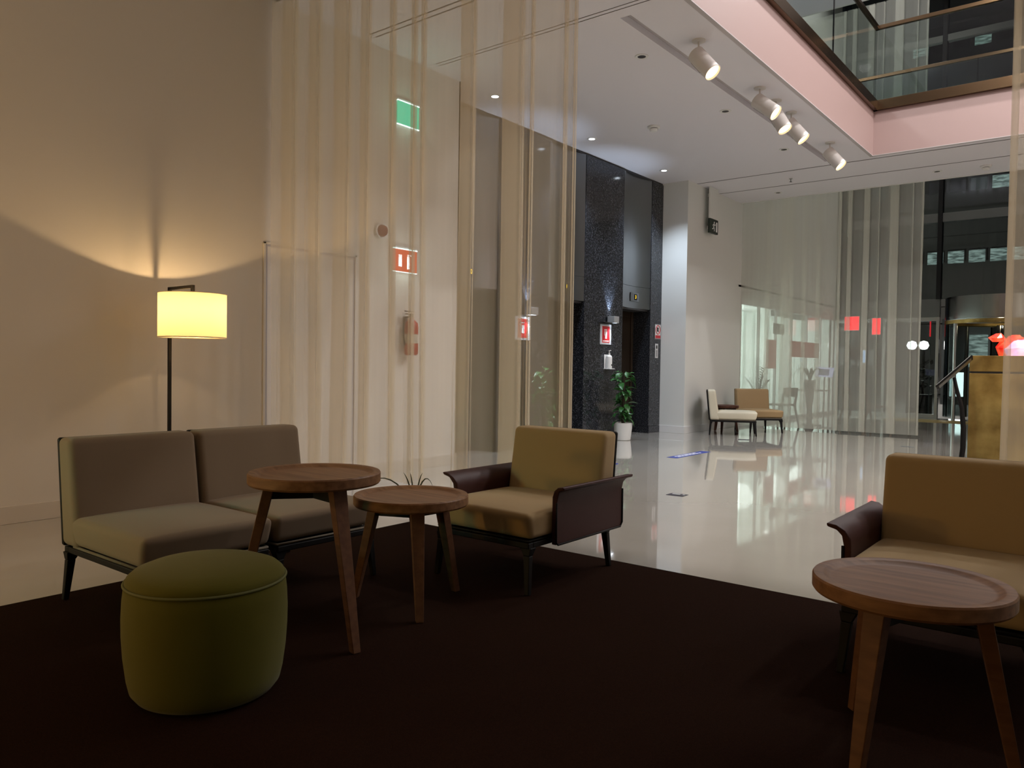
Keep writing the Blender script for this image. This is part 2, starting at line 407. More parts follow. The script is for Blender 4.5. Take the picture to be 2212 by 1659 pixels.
for a, b in [(5.35, 5.37), (5.43, 5.45), (6.32, 6.335), (6.38, 6.395), (13.255, 13.295), (14.26, 14.30)]:
    xl = -6.15 if a < 7 else XW + 0.03
    k.box(xl, (OX - 0.01) if OY0 < a < OY else 7.9, a + 0.0005, b - 0.0005, ZC + 0.003, ZC + 0.049)
k.build('slot_lining', CEILDARK, ce)
MB().box(-3.9145, -3.8005, 6.551, 13.019, ZC + 0.07, ZC + 0.089).build('recess_lining', RECESS, ce)
MB().box(-6.3, 8.0, 15.30, 15.33, ZC - 0.012, ZC + 0.3).build('slab_edge_trim', WHITEP, ce)
# fascias of the opening, a little proud with a shadow bead at the foot
fa = MB()
fa.box(OX, OX + 0.02, OY0, OY, ZC - 0.004, SLABT).box(OX, 8.0, OY - 0.02, OY, ZC - 0.004, SLABT).box(OX, 8.0, OY0, OY0 + 0.02, ZC - 0.004, SLABT)
struct(fa.build('trim_1', FASC))
bd = MB().box(OX - 0.03, OX + 0.0205, OY0, OY + 0.03, ZC - 0.012, ZC - 0.0045).box(OX, 8.0, OY - 0.02, OY + 0.03, ZC - 0.012, ZC - 0.0045)
struct(bd.build('trim_2', RECESS))
# lift wall ------------------------------------------------------
doors = [(7.20, 8.18), (9.36, 10.34), (11.52, 12.50)]
piers = [(6.9, 7.20), (8.18, 9.36), (10.34, 11.52), (12.50, 12.92)]
struct(MB().box(-8.2, XW - 0.3, 6.89, 6.898, 0, ZC).build('wall_left_end', PLASTER))
wli = struct(MB().box(XL - 0.9, XL - 0.55, 6.9, 13.0, 0, ZC).build('wall_lifts', GRAN))
struct(MB().box(XL, XW - 0.0, 6.88, 6.9, 0, ZC).build('wall_left_return', PLASTER))
for a, b in piers:
    MB().box(XL - 0.55, XL, a, b, 0.13, ZC - 0.03).build('granite_pier', GRAN, wli, bevel=0.003)
    MB().box(XL - 0.55, XL + 0.008, a, b, 0.0, 0.125).build('granite_plinth', GRAN, wli, bevel=0.003)
MB().box(XL - 0.55, XL - 0.02, 6.9, 12.92, ZC - 0.03, ZC).build('shadow_gap', CEILDARK, wli)
for i, (a, b) in enumerate(doors):
    # slightly concave steel overpanel in two plates
    for z0, z1 in ((2.22, 2.60), (2.606, ZC - 0.03)):
        m = MB(); n = 16; P = []; F = []
        for j in range(n + 1):
            t = j / n; y = a + 0.006 + (b - a - 0.012) * t; x = XL - 0.01 - 0.06 * (1 - (2 * t - 1) ** 2)
            P += [(x, y, z0), (x, y, z1), (x - 0.05, y, z1), (x - 0.05, y, z0)]
        for j in range(n):
            q = j * 4
            F += [(q, q + 4, q + 5, q + 1), (q + 1, q + 5, q + 6, q + 2), (q + 2, q + 6, q + 7, q + 3), (q + 3, q + 7, q + 4, q)]
        F += [(0, 1, 2, 3), (n * 4 + 3, n * 4 + 2, n * 4 + 1, n * 4)]
        m.add(P, F).build('steel_panel', STEEL, wli, smooth='auto', angle=40)
    MB().box(XL - 0.45, XL - 0.06, a, b, 2.19, 2.218).build('lift_soffit', CEILDARK, wli)
    dd = struct(MB().box(XL - 0.40, XL - 0.37, a, b, 2.10, 2.19).box(XL - 0.40, XL - 0.34, a, a + 0.06, 0, 2.19).box(XL - 0.40, XL - 0.34, b - 0.06, b, 0, 2.19).build('door_%d' % (i + 2), DBRONZE, bevel=0.004))
    MB().box(XL - 0.39, XL - 0.375, a + 0.06, (a + b) / 2 - 0.003, 0, 2.10).build('door_leaf', DBRONZE, dd)
    MB().box(XL - 0.39, XL - 0.375, (a + b) / 2 + 0.003, b - 0.06, 0, 2.10).build('door_leaf', DBRONZE, dd)
# column wall beyond the lifts
XC = -6.25
struct(MB().box(-8.0, XC, 12.92, 15.45, 0, ZC).build('wall_column', PLASTER_C))
struct(MB().box(XC, XC + 0.014, 12.91, 15.45, 0, 0.13).box(XL, XC + 0.014, 12.906, 12.92, 0, 0.13).build('baseboard_column', WHITEP, bevel=0.003))
# above the ceiling and beyond: tall hall
struct(MB().box(-6.5, XW, -5, 15.3, SLABT, 7.95).box(-6.45, XC, 15.45, 22.0, 2.60, 12.0).box(-8.0, XC, 15.3, 15.45, ZC, 12.0).build('wall_left_upper', PLASTER_C))
struct(MB().box(-6.5, 8.0, -5, 15.2, 7.95, 8.15).build('ceiling_upper', CEIL))
struct(MB().box(-8.0, 8.0, 15.2, 22.2, 12.0, 12.2).build('ceiling_hall', CEIL))
struct(MB().box(-6.5, 8.0, 15.2, 15.25, 7.95, 12.0).build('wall_upper_bulkhead', PLASTER_C))

# balustrades of the upper floor ------------------------------------
def balustrade(name, lab, pts, z0=SLABT):
    t = thing(name, lab, 'balustrade', (pts[0][0], pts[0][1], z0))
    def P(m, n, mt, **k):
        m.v = [(x - pts[0][0], y - pts[0][1], z - z0) for x, y, z in m.v]; return m.build(n, mt, t, **k)
    for (xa, ya), (xb, yb) in zip(pts, pts[1:]):
        hor = abs(xb - xa) > abs(yb - ya)
        def b(a0, a1, th, za, zb):
            if hor: return MB().box(a0, a1, ya - th, ya + th, za, zb)
            return MB().box(xa - th, xa + th, a0, a1, za, zb)
        lo, hi = (min(xa, xb), max(xa, xb)) if hor else (min(ya, yb), max(ya, yb))
        P(b(lo - 0.035, hi + 0.035, 0.035, z0, z0 + 0.15), 'base_channel', BRONZE, bevel=0.004)
        P(b(lo - 0.03, hi + 0.03, 0.03, z0 + 1.24, z0 + 1.30), 'handrail', BRONZE, bevel=0.006)
        n = max(1, round((hi - lo) / 2.1)); st = (hi - lo) / n
        for i in range(n):
            P(b(lo + i * st + 0.012, lo + (i + 1) * st - 0.012, 0.008, z0 + 0.14, z0 + 1.25), 'glass_panel', GLASS)
            if i: P(b(lo + i * st - 0.007, lo + i * st + 0.007, 0.009, z0 + 0.14, z0 + 1.25), 'glass_joint', BLACK)
    return t
balustrade('glass_balustrade', 'bronze railed glass balustrade round the ceiling opening above the pink-lit fascia', [(OX + 0.05, OY0 + .1), (OX + 0.05, OY - 0.05), (7.9, OY - 0.05)])
balustrade('glass_balustrade', 'rear upper glass balustrade beside the tall facade curtain', [(-6.1, 15.18), (7.9, 15.18)])
struct(MB().box(XW, OX - 0.01, OY0, 15.1, SLABT, SLABT + 0.01).box(OX - .01, 7.9, OY + 0.03, 15.1, SLABT, SLABT + 0.01).build('floor_upper', mat('carpet_grey', (0.10, 0.10, 0.10), 0.9)))

# ------------------------------------------------------------------ facade glazing at Y=22
YF = 22.0
wf = struct(MB().box(-8.0, -3.72, YF - 0.05, YF + 0.1, 2.55, 3.0).box(-1.18, 8.0, YF - 0.05, YF + 0.1, 2.55, 3.0).box(-8.0, 8.0, YF, YF + 0.15, 11.8, 12.0).build('wall_facade', FRAMED, bevel=0.004))
win = struct(MB().box(-8.0, 8.0, YF - 0.06, YF + 0.10, 4.92, 5.14).box(-8.0, 8.0, YF - 0.06, YF + 0.10, 9.40, 9.56).build('window_1', FRAMED, bevel=0.004))
mx = [-6.1, -3.76, -1.4, 0.96, 3.3, 5.7]
for x in mx:
    MB().box(x - 0.05, x + 0.05, YF - 0.10, YF + 0.12, 3.0, 11.8).build('mullion', BLACK, win, bevel=0.004)
for x0, x1 in zip([-8.0] + mx, mx + [8.0]):
    for z0, z1 in ((3.0, 4.96), (5.12, 9.40), (9.56, 11.8)):
        MB().box(x0 + 0.05, x1 - 0.05, YF + 0.01, YF + 0.03, z0, z1).build('pane', GLASSD, win)
wl2 = struct(MB().box(-6.25, -3.72, YF - 0.04, YF + 0.08, 0.0, 0.10).box(-6.25, -3.72, YF - 0.04, YF + 0.08, 2.45, 2.55).box(-1.0, 8.0, YF - 0.04, YF + 0.08, 0, 0.1).build('window_2', STEELF, bevel=0.004))
for x in (-6.2, -5.0, -3.76, -1.0, 0.6, 2.2, 3.8):
    MB().box(x - 0.035, x + 0.035, YF - 0.05, YF + 0.08, 0.10, 2.45).build('mullion', STEELF, wl2, bevel=0.003)
for x0, x1 in ((-6.16, -5.04), (-4.96, -3.80), (-0.96, 0.56), (0.64, 2.16), (2.24, 3.76), (3.84, 8)):
    MB().box(x0, x1, YF + 0.01, YF + 0.03, 0.10, 2.45).build('pane', GLASSD, wl2)
# revolving door
rd = thing('revolving_door', 'steel and glass revolving entrance door with curved drum at the facade', 'revolving door', (-2.45, 22.45, 0))
R = 1.22
def arc(m, r, a0, a1, z0, z1, n=24, th=0.02):
    P = []; F = []
    for i in range(n + 1):
        a = a0 + (a1 - a0) * i / n; c, s = math.cos(a), math.sin(a)
        P += [(r * c, r * s, z0), (r * c, r * s, z1), ((r - th) * c, (r - th) * s, z1), ((r - th) * c, (r - th) * s, z0)]
    for i in range(n):
        q = i * 4; F += [(q, q + 4, q + 5, q + 1), (q + 1, q + 5, q + 6, q + 2), (q + 2, q + 6, q + 7, q + 3), (q + 3, q + 7, q + 4, q)]
    F += [(0, 1, 2, 3), (n * 4 + 3, n * 4 + 2, n * 4 + 1, n * 4)]
    return m.add(P, F)
DRUM = mat('drum_steel', (0.30, 0.31, 0.30), 0.22, metal=1.0)
arc(MB(), R, 0, 2 * PI, 2.48, 3.02, 48, 0.04).build('drum_canopy', DRUM, rd, smooth='auto', angle=40)
MB().lathe([(0.0, 2.46), (R - 0.01, 2.46), (R - 0.01, 2.478), (0.0, 2.478)], 40).build('drum_ceiling', STEELF, rd)
arc(MB(), R + 0.005, 0, 2 * PI, 2.36, 2.45, 48, 0.03).build('gold_ring', GOLD, rd, smooth='auto')
arc(MB(), R, 2.35, 3.93, 0.05, 2.36, 16, 0.012).build('curved_glass', GLASSD, rd, smooth='auto')
arc(MB(), R, -0.8, 0.8, 0.05, 2.36, 16, 0.012).build('curved_glass', GLASSD, rd, smooth='auto')
for a in (2.35, 3.93, -0.8, 0.8):
    MB().cyl((R * math.cos(a), R * math.sin(a), 0), (R * math.cos(a), R * math.sin(a), 2.36), 0.045, n=12).build('post', STEELF, rd, smooth='auto')
for a in (0.3, 1.87, 3.44, 5.01):
    c, s = math.cos(a), math.sin(a)
    w_ = MB(); w_.obox((c * 0.6, s * 0.6, 1.2), (c * 0.55, s * 0.55, 0), (-s * 0.006, c * 0.006, 0), (0, 0, 1.13)); wg = w_.build('wing', GLASSD, rd)
    fr = MB()
    for q in (0.07, 1.13): fr.obox((c * q, s * q, 1.2), (c * 0.025, s * 0.025, 0), (-s * 0.02, c * 0.02, 0), (0, 0, 1.14))
    fr.build('wing_frame', BLACK, wg)
light('drum_downlight', 'POINT', (-2.45, 22.45, 2.3), 12, (1.0, 0.85, 0.55), 0.05)
mt = MB().box(-4.6, 0.5, 20.3, 21.1, 0.001, 0.014).build('entrance_mat', mat('mat_ochre', (0.30, 0.22, 0.08), 0.7))
tag(mt, 'flat ochre entrance mat in front of the revolving door', 'mat')

# side room behind glass, under the upper wall, Y 15.5..21.9
sr = struct(MB().box(-9.0, -8.95, 15.3, 22.0, 0, 2.9).box(-9.0, XC - 0.15, 15.25, 15.3, 0, 2.9).box(-9.0, XC - 0.15, 22.0, 22.05, 0, 2.9).build('wall_side_room', mat('room_white', (0.85, 0.88, 0.86), 0.7)))
struct(MB().box(-9.0, XC, 15.3, 22.0, 2.86, 2.9).build('ceiling_side_room', MATS['room_white']))
struct(MB().box(-9.0, -8.6, 15.3, 22.0, -0.2, 0).build('floor_side_room', FLOORM))
w3 = struct(MB().box(XC - 0.06, XC, 15.45, 21.95, 2.52, 2.6).box(XC - 0.06, XC, 15.45, 21.95, 0, 0.08).build('window_3', WHITEP))
for y in (15.48, 16.5, 17.55, 18.6, 19.7, 20.8, 21.9):
    MB().box(XC - 0.055, XC - 0.005, y - 0.025, y + 0.025, 0.08, 2.52).build('mullion', WHITEP, w3)
ys_ = (15.48, 16.5, 17.55, 18.6, 19.7, 20.8, 21.9)
for y0, y1 in zip(ys_, ys_[1:]):
    MB().box(XC - 0.035, XC - 0.025, y0 + 0.025, y1 - 0.025, 0.08, 2.52).build('pane', GLASS, w3)

# ------------------------------------------------------------------ curtains
def curtain(name, label, p0, p1, z0, z1, folds, material, ripple=0.012, seed=1, nz=14, sway=0.012, group=None, lean=0.0, flare=0.0):
    """sheer panel from p0 to p1; folds=(u0,u1) in metres from p0: the cloth doubles back there"""
    rnd = random.Random(seed)
    a = Vector((p0[0], p0[1], 0)); d = Vector((p1[0] - p0[0], p1[1] - p0[1], 0)); L = d.length; d.normalize(); nn = Vector((-d.y, d.x, 0))
    pts = []; u = 0.0; ph = [rnd.uniform(0, 6.28) for _ in range(4)]
    def rip(u): return ripple * (math.sin(u * 17 + ph[0]) + 0.6 * math.sin(u * 31 + ph[1]) + 0.8 * math.sin(u * 7.3 + ph[2]))
    fl = sorted(folds); k = 0
    while u < L:
        if k < len(fl) and u >= fl[k][0]:
            u0, u1 = fl[k]; k += 1; wd = u1 - u0; s_ = rnd.uniform(0, 6.28); n = max(3, int(wd / 0.02))
            for q in range(n + 1):
                t = q / n; pts.append((u0 + wd * t, rip(u0) + 0.003 * math.sin(t * 5), s_))
            for q in range(n + 1):
                t = 1 - q / n; pts.append((u0 + wd * t, rip(u0) + 0.03 + 0.003 * math.sin(t * 5 + 1), s_ + 0.3))
            for q in range(n + 1):
                t = q / n; pts.append((u0 + wd * t, rip(u0) + 0.058 + 0.003 * math.sin(t * 5), s_ + 0.5))
            u = u1 + 0.02
        else:
            pts.append((u, rip(u), ph[3] + u * 2)); u += 0.022
    pts.append((L, rip(L), 0))
    V = []; F = []; m = len(pts)
    for j in range(nz + 1):
        tz = j / nz; z = z1 + (z0 - z1) * tz
        for (u, v, s_) in pts:
            du = sway * math.sin(tz * 3.1 + s_) * tz + lean * tz * (u / L) + flare * (max(tz - 0.55, 0) ** 2) * (u / L - 0.5)
            dv = sway * 1.2 * math.sin(tz * 4.0 + s_ * 1.7) * tz
            p = a + d * (u + du) + nn * (v + dv); V.append((p.x, p.y, z))
    for j in range(nz):
        for i in range(m - 1):
            q = j * m + i; F.append((q, q + 1, q + m + 1, q + m))
    o = MB().add(V, F).build(name, material, smooth=True)
    return tag(o, label, 'curtain', group)

X0 = -6.27
def fx(*p): return [(a - X0, b - X0) for a, b in p]
curtain('sheer_curtain', 'wide warm sheer curtain between the lounge chairs and the lift lobby', (X0, 4.29), (-2.90, 4.29), 0.25, ZC - 0.003,
        fx((-6.16, -5.95), (-5.77, -5.61), (-5.42, -5.21), (-5.07, -4.96), (-4.72, -4.66), (-4.47, -4.42), (-4.36, -4.32), (-3.95, -3.81), (-3.54, -3.36), (-3.29, -3.27), (-3.01, -2.99), (-2.93, -2.915)), SHEER_L, seed=5, ripple=0.003)
curtain('sheer_curtain', 'sheer curtain at the right edge in front of the gold counter', (-0.46, 4.29), (1.9, 4.29), 0.02, ZC - 0.003,
        [(0.0, 0.03), (0.25, 0.35), (0.7, 0.9), (1.3, 1.5)], SHEER_L, seed=8, ripple=0.003)
struct(MB().box(-6.29, 7.9, 4.27, 4.36, ZC - 0.003, ZC - 0.0005).build('trim_3', CEILDARK))
F0 = -6.238
curtain('sheer_curtain', 'tall pale sheer curtain in front of the glazed facade behind the far chairs', (F0, 15.42), (-2.92, 15.42), 0.035, 7.93,
        [(1.88, 1.93), (2.04, 2.12), (2.32, 2.43), (2.58, 2.60), (2.77, 2.92), (3.14, 3.16), (3.29, 3.32)], SHEER_F, ripple=0.003, seed=11, nz=26, flare=0.12)
curtain('sheer_curtain', 'second pale sheer layer on the left behind the tall facade curtain', (F0, 15.58), (-4.36, 15.58), 0.03, 7.93,
        [(0.42, 0.52), (0.74, 1.00), (1.17, 1.25), (1.42, 1.50)], SHEER_F, ripple=0.004, seed=12, nz=20)

# ------------------------------------------------------------------ lounge seating
def seat_module(name, label, cat, loc, rz, fab, w=0.68, arms=False, group=None):
    t = thing(name, label, cat, loc, rz, group)
    h = w / 2
    def lean(x, y, z):
        k = (z - 0.27) / 0.53
        return (x, y + 0.055 * k + (0.03 * (k - 1) if y < 0.34 else 0), z)
    MB().cushion(-h, h, -0.42, 0.30, 0.285, 0.420, r=0.030, puff=0.020, n=12,
                 fn=lambda x, y, z: (x * (1 - 0.02 * max(0, 0.36 - z) / 0.08), y + (0.03 * (0.42 - z) / 0.13 if y < -0.3 else 0), z)).build('seat', fab, t, smooth=True)
    MB().cushion(-h, h, 0.255, 0.395, 0.275, 0.80, r=0.032, n=12, fn=lean).build('backrest', fab, t, smooth=True)
    MB().cushion(-h + 0.005, h - 0.005, 0.385, 0.415, 0.268, 0.797, r=0.014, n=8, fn=lean).build('back_shell', BLACK, t, smooth=True)
    path = []
    e = h - 0.02
    for x, y in ((-e, 0.30), (-e, -0.39), (e, -0.39), (e, 0.30)): path.append((x, y, 0.276))
    MB().tube(path, 0.007, 8).build('welt', PIPE_L if not arms else BLACK, t, smooth=True)
    fr = MB().box(-h + 0.015, h - 0.015, -0.40, -0.36, 0.238, 0.268).box(-h + 0.015, h - 0.015, 0.36, 0.40, 0.238, 0.268)
    fr.box(-h + 0.015, -h + 0.05, -0.36, 0.36, 0.238, 0.268).box(h - 0.05, h - 0.015, -0.36, 0.36, 0.238, 0.268)
    fr.box(-h + 0.05, h - 0.05, -0.36, 0.36, 0.262, 0.272)
    fr.build('frame', BLACK, t, bevel=0.006)
    for sx in (-1, 1):
        for sy in (-1, 1):
            l = MB(); x0, y0 = sx * (h - 0.034), sy * 0.380; x1, y1 = sx * (h - 0.018), sy * 0.398
            l.frustum((x1, y1, 0.001), (0.026, 0.026), (x0, y0, 0.20), (0.04, 0.034))
            l.frustum((x0, y0, 0.20), (0.04, 0.034), (x0 - sx * 0.006, y0 - sy * 0.01, 0.242), (0.07, 0.05))
            l.build('leg', BLACK, t, bevel=0.004)
    if arms:
        for sx in (-1, 1):
            prof = [(0, 0.235), (0, 0.46), (0.008, 0.50), (0.025, 0.524), (0.062, 0.536), (0.062, 0.552), (0.024, 0.547), (-0.008, 0.525), (-0.028, 0.49), (-0.030, 0.46), (-0.030, 0.235)]
            m = MB(); n = len(prof); P = []; ys = [-0.22, -0.16, 0.0, 0.15, 0.30, 0.38, 0.46]
            for y in ys:
                for (o_, z) in prof:
                    fl_ = max(0.0, (z - 0.50) / 0.05); yy = y + (0.015 * fl_ if y > 0.4 else (-0.03 * fl_ if y < -0.2 else 0))
                    oo = o_ * (1.0 if y < 0.4 else 1.05); P.append((sx * (h + 0.03 + oo), yy, z))
            F = []
            for i in range(len(ys) - 1):
                for k_ in range(n): F.append((i * n + k_, i * n + (k_ + 1) % n, (i + 1) * n + (k_ + 1) % n, (i + 1) * n + k_))
            F += [tuple(range(n))[::-1], tuple(range((len(ys) - 1) * n, len(ys) * n))]
            if sx < 0: F = [q[::-1] for q in F]
            a = m.add(P, F).build('armrest', MAROON, t, bevel=0.006)
            x_ = sx * (h + 0.032)
            MB().tube([(x_, -0.222, 0.46), (x_, -0.222, 0.25), (x_, -0.205, 0.236), (x_, 0.44, 0.236), (x_, 0.462, 0.26), (x_, 0.462, 0.46)], 0.006, 6).build('arm_piping', BLACK, a, smooth=True)
    return t
seat_module('lounge_seat', 'taupe armless lounge seat nearest the camera, in front of the left wall', 'lounge chair', (-3.68, 1.935, 0.012), PI / 2, TAUPE, 0.65)
seat_module('lounge_seat', 'taupe armless lounge seat on the far side, next to the sheer curtain', 'lounge chair', (-3.68, 2.61, 0.012), PI / 2, TAUPE, 0.66)
seat_module('armchair', 'yellow-lit taupe armchair with maroon arms in the middle, in front of the wide curtain', 'armchair', (-2.715, 3.58, 0.012), 0.0, TAUPE_LIT, 0.68, True)
seat_module('armchair', 'yellow-lit taupe armchair with maroon arms cut off by the right edge of the photo', 'armchair', (-0.53, 3.58, 0.012), 0.0, TAUPE_LIT, 0.68, True)
seat_module('lobby_chair', 'cream armless chair seen side-on beside the white column wall', 'lounge chair', (-5.56, 13.46, 0.0), math.radians(90 + 24), CREAMF, 0.62)
seat_module('lobby_chair', 'tan armless chair with its back to the tall facade curtain', 'lounge chair', (-5.46, 14.45, 0.0), math.radians(90 - 48), TANF, 0.64)

# ------------------------------------------------------------------ side tables
def side_table(name, label, loc, R, z, a0, rf, top, leg, rt=0.19, n=3, group=None):
    t = thing(name, label, 'side table', loc, 0, group); th = 0.054
    prof = [(0.0, z - th), (R - 0.03, z - th), (R - 0.006, z - th + 0.004), (R, z - th + 0.012), (R, z - 0.006), (R - 0.004, z), (R - 0.030, z - 0.0005),
            (R - 0.036, z - 0.003), (R - 0.050, z - 0.012), (R - 0.060, z - 0.013), (0.0, z - 0.013)]
    MB().lathe(prof, 72).build('tabletop', top, t, smooth='auto', angle=28)
    for k in range(n):
        a = math.radians(a0 + 360 / n * k); c, s = math.cos(a), math.sin(a)
        MB().frustum((rf * c, rf * s, 0.001), (0.034, 0.034), ((rt) * c, (rt) * s, z - th + 0.001), (0.046, 0.066), a).build('leg', leg, t, bevel=0.003)
        b = MB().obox((c * rt * 0.5, s * rt * 0.5, z - th - 0.034), (c * rt * 0.5, s * rt * 0.5, 0), (-s * 0.012, c * 0.012, 0), (0, 0, 0.030))
        b.build('underframe_beam', BLACK if leg is OAKL else leg, t, bevel=0.002)
    return t
side_table('side_table', 'taller round oak side table with three legs between the pouf and the lounge seats', (-2.79, 2.14, 0.012), 0.285, 0.708, -9, 0.345, OAK, OAKL)
side_table('side_table', 'lower round oak side table in front of the left armchair', (-2.76, 2.70, 0.012), 0.282, 0.543, -36, 0.30, OAK, OAKL)
side_table('side_table', 'round oak side table at the right edge in front of the right armchair', (-0.511, 2.657, 0.012), 0.285, 0.538, 15, 0.29, OAK, OAKL)
side_table('side_table', 'small dark wooden table between the cream and tan lobby chairs', (-5.90, 13.92, 0.0), 0.25, 0.50, 40, 0.24, WALNUT, WALNUT, rt=0.17)

# pouf
PZ = 1.07
t = thing('pouf', 'round lime green upholstered pouf with piped seam on the dark rug', 'pouf', (-2.588, 1.512, 0.012))
MB().lathe([(a * 0.988, b * PZ) for a, b in [(0, 0), (0.21, 0.0), (0.240, 0.008), (0.258, 0.030), (0.268, 0.07), (0.278, 0.14), (0.283, 0.21), (0.284, 0.27), (0.281, 0.33), (0.276, 0.372), (0.272, 0.377), (0, 0.377)]], 72).build('body', GREENF, t, smooth='auto', angle=60)
MB().lathe([(a * 0.988, b * PZ) for a, b in [(0.270, 0.376), (0.274, 0.384), (0.268, 0.398), (0.250, 0.413), (0.205, 0.429), (0.14, 0.440), (0.06, 0.445), (0.0001, 0.446)]], 72).build('seat_top', GREENF, t, smooth=True)
MB().tube([(0.273 * math.cos(i * PI / 36), 0.273 * math.sin(i * PI / 36), 0.3785 * PZ) for i in range(73)], 0.0055, 8, False).build('piping', mat('lime_welt', (0.105, 0.11, 0.025), 0.7), t, smooth=True)

# ------------------------------------------------------------------ floor lamp
LX, LY = -5.72, 3.21; PX_ = -6.07
t = thing('floor_lamp', 'lit floor lamp with cream drum shade on a thin black pole by the left wall', 'lamp', (LX, LY, 0))
m = bpy.data.materials.new('lamp_shade_fabric'); m.use_nodes = True; nt = m.node_tree; nt.nodes.remove(nt.nodes['Principled BSDF'])
dn = nt.nodes.new('ShaderNodeBsdfDiffuse'); tn = nt.nodes.new('ShaderNodeBsdfTranslucent'); mxn = nt.nodes.new('ShaderNodeMixShader')
dn.inputs[0].default_value = (0.82, 0.74, 0.56, 1); tn.inputs[0].default_value = (0.78, 0.64, 0.38, 1); mxn.inputs[0].default_value = 0.30
nt.links.new(dn.outputs[0], mxn.inputs[1]); nt.links.new(tn.outputs[0], mxn.inputs[2]); nt.links.new(mxn.outputs[0], nt.nodes['Material Output'].inputs[0])
SHADE = m
P = []; F = []; n = 64; R = 0.25
for i in range(n):
    a = 2 * PI * i / n
    P += [(R * math.cos(a), R * math.sin(a), 1.374), (R * math.cos(a), R * math.sin(a), 1.717)]
F = [(2 * i, 2 * ((i + 1) % n), 2 * ((i + 1) % n) + 1, 2 * i + 1) for i in range(n)]
MB().add(P, F).build('lamp_shade', SHADE, t, smooth=True)
for z in (1.376, 1.715): MB().tube([(R * math.cos(i * PI / 32), R * math.sin(i * PI / 32), z) for i in range(65)], 0.003, 6, False).build('shade_ring', mat('ring_cream', (0.7, 0.62, 0.45), 0.6), t, smooth=True)
MB().lathe([(0.0, 1.384), (0.247, 1.384)], 48).build('diffuser', sheer('lamp_diffuser', (0.85, 0.78, 0.60), 0.90, 0.05), t)
px = PX_ - LX
MB().box(px - 0.012, px + 0.012, -0.012, 0.012, 0.012, 1.785).build('pole', BLACK, t, bevel=0.002)
MB().box(px - 0.012, 0.012, -0.012, 0.012, 1.762, 1.786).box(-0.012, 0.012, -0.012, 0.012, 1.70, 1.762).build('arm', BLACK, t, bevel=0.002)
MB().box(px - 0.10, px + 0.22, -0.15, 0.15, 0.0, 0.012).build('base', BLACK, t, bevel=0.003)
sp = MB().cyl((0, 0, 1.66), (0, 0, 1.705), 0.014, n=12)
for k_ in range(3):
    a = math.radians(80 + 120 * k_); sp.cyl((0, 0, 1.702), (0.248 * math.cos(a), 0.248 * math.sin(a), 1.702), 0.0022, n=6)
sp.build('socket_spider', BLACK, t)
MB().lathe([(0.0001, 1.605), (0.018, 1.612), (0.026, 1.632), (0.018, 1.652), (0.012, 1.662), (0.0001, 1.663)], 16).build('bulb', EBULB, t, smooth=True)
light('lamp_bulb_light', 'POINT', (LX, LY, 1.60), 34, (1.0, 0.66, 0.32), 0.016)
MATS['bulb_glow']

# ------------------------------------------------------------------ ceiling fittings
def downlight(name, x, y, lit, label, group):
    t = thing(name, label, 'downlight', (x, y, ZC), 0, group)
    MB().lathe([(0.045, -0.001), (0.075, -0.001), (0.075, -0.006), (0.070, -0.009), (0.045, -0.006), (0.045, -0.001)], 28).build('trim_ring', WHITEP, t, smooth='auto')
    MB().lathe([(0.0, -0.002), (0.046, -0.002), (0.046, -0.005), (0.0, -0.005)], 24).build('lens', ECOOL if lit else CEILDARK, t)
    return t
for i, y in enumerate((7.52, 9.76, 12.04)):
    downlight('downlight', -6.28, y, True, ['lit cool ceiling downlight seen through the lounge curtain', 'lit cool ceiling downlight just right of the lounge curtain', 'lit cool ceiling downlight nearest the white column'][i], 'lit downlights over the lift doors')
    light('downlight_beam', 'SPOT', (-6.28, y, ZC - 0.03), 230, (0.72, 0.84, 1.0), 0.05, (-6.28, y, 0), spot=math.radians(105), blend=0.8)
for i, (x, y) in enumerate(((-4.2, 7.49), (-4.2, 9.72), (-4.2, 11.93), (-5.3, 14.79), (-2.59, 14.71))):
    downlight('downlight', x, y, False, ['unlit dark downlight nearest, beside the first spotlight', 'unlit dark downlight in the middle of the lobby ceiling', 'unlit dark downlight near the far end of the ceiling recess',
              'unlit dark downlight left of the sprinkler near the curtain', 'unlit dark downlight at right near the facade glass'][i], 'unlit downlights in the lobby ceiling')
def smoke(x, y, label):
    t = thing('smoke_detector', label, 'smoke detector', (x, y, ZC), 0)
    MB().lathe([(0.0, 0.0), (0.085, 0.0), (0.085, -0.022), (0.076, -0.028), (0.0, -0.028)], 28).build('base', WHITEP, t, smooth='auto')
    MB().lathe([(0.0, -0.036), (0.058, -0.036), (0.056, -0.060), (0.045, -0.072), (0.0, -0.074)], 28).build('sensor_head', WHITEP, t, smooth='auto')
    MB().lathe([(0.0, -0.027), (0.05, -0.027), (0.05, -0.038), (0.0, -0.038)], 20).build('vent', CEILDARK, t)
smoke(-5.26, 9.76, 'round white smoke detector in the middle of the lobby ceiling')
smoke(-1.89, 14.75, 'round white smoke detector at the ceiling edge near the facade glass')
t = thing('sprinkler', 'small chrome sprinkler head in the ceiling band before the facade curtain', 'sprinkler', (-4.74, 13.84, ZC))
MB().lathe([(0.0, 0), (0.03, 0), (0.028, -0.006), (0.0, -0.008)], 16).build('escutcheon', STEELF, t)
MB().cyl((0, 0, -0.006), (0, 0, -0.05), 0.010, n=10).build('body', STEELF, t)
MB().lathe([(0, -0.05), (0.022, -0.052), (0.022, -0.056), (0, -0.056)], 12).build('deflector', CEILDARK, t)

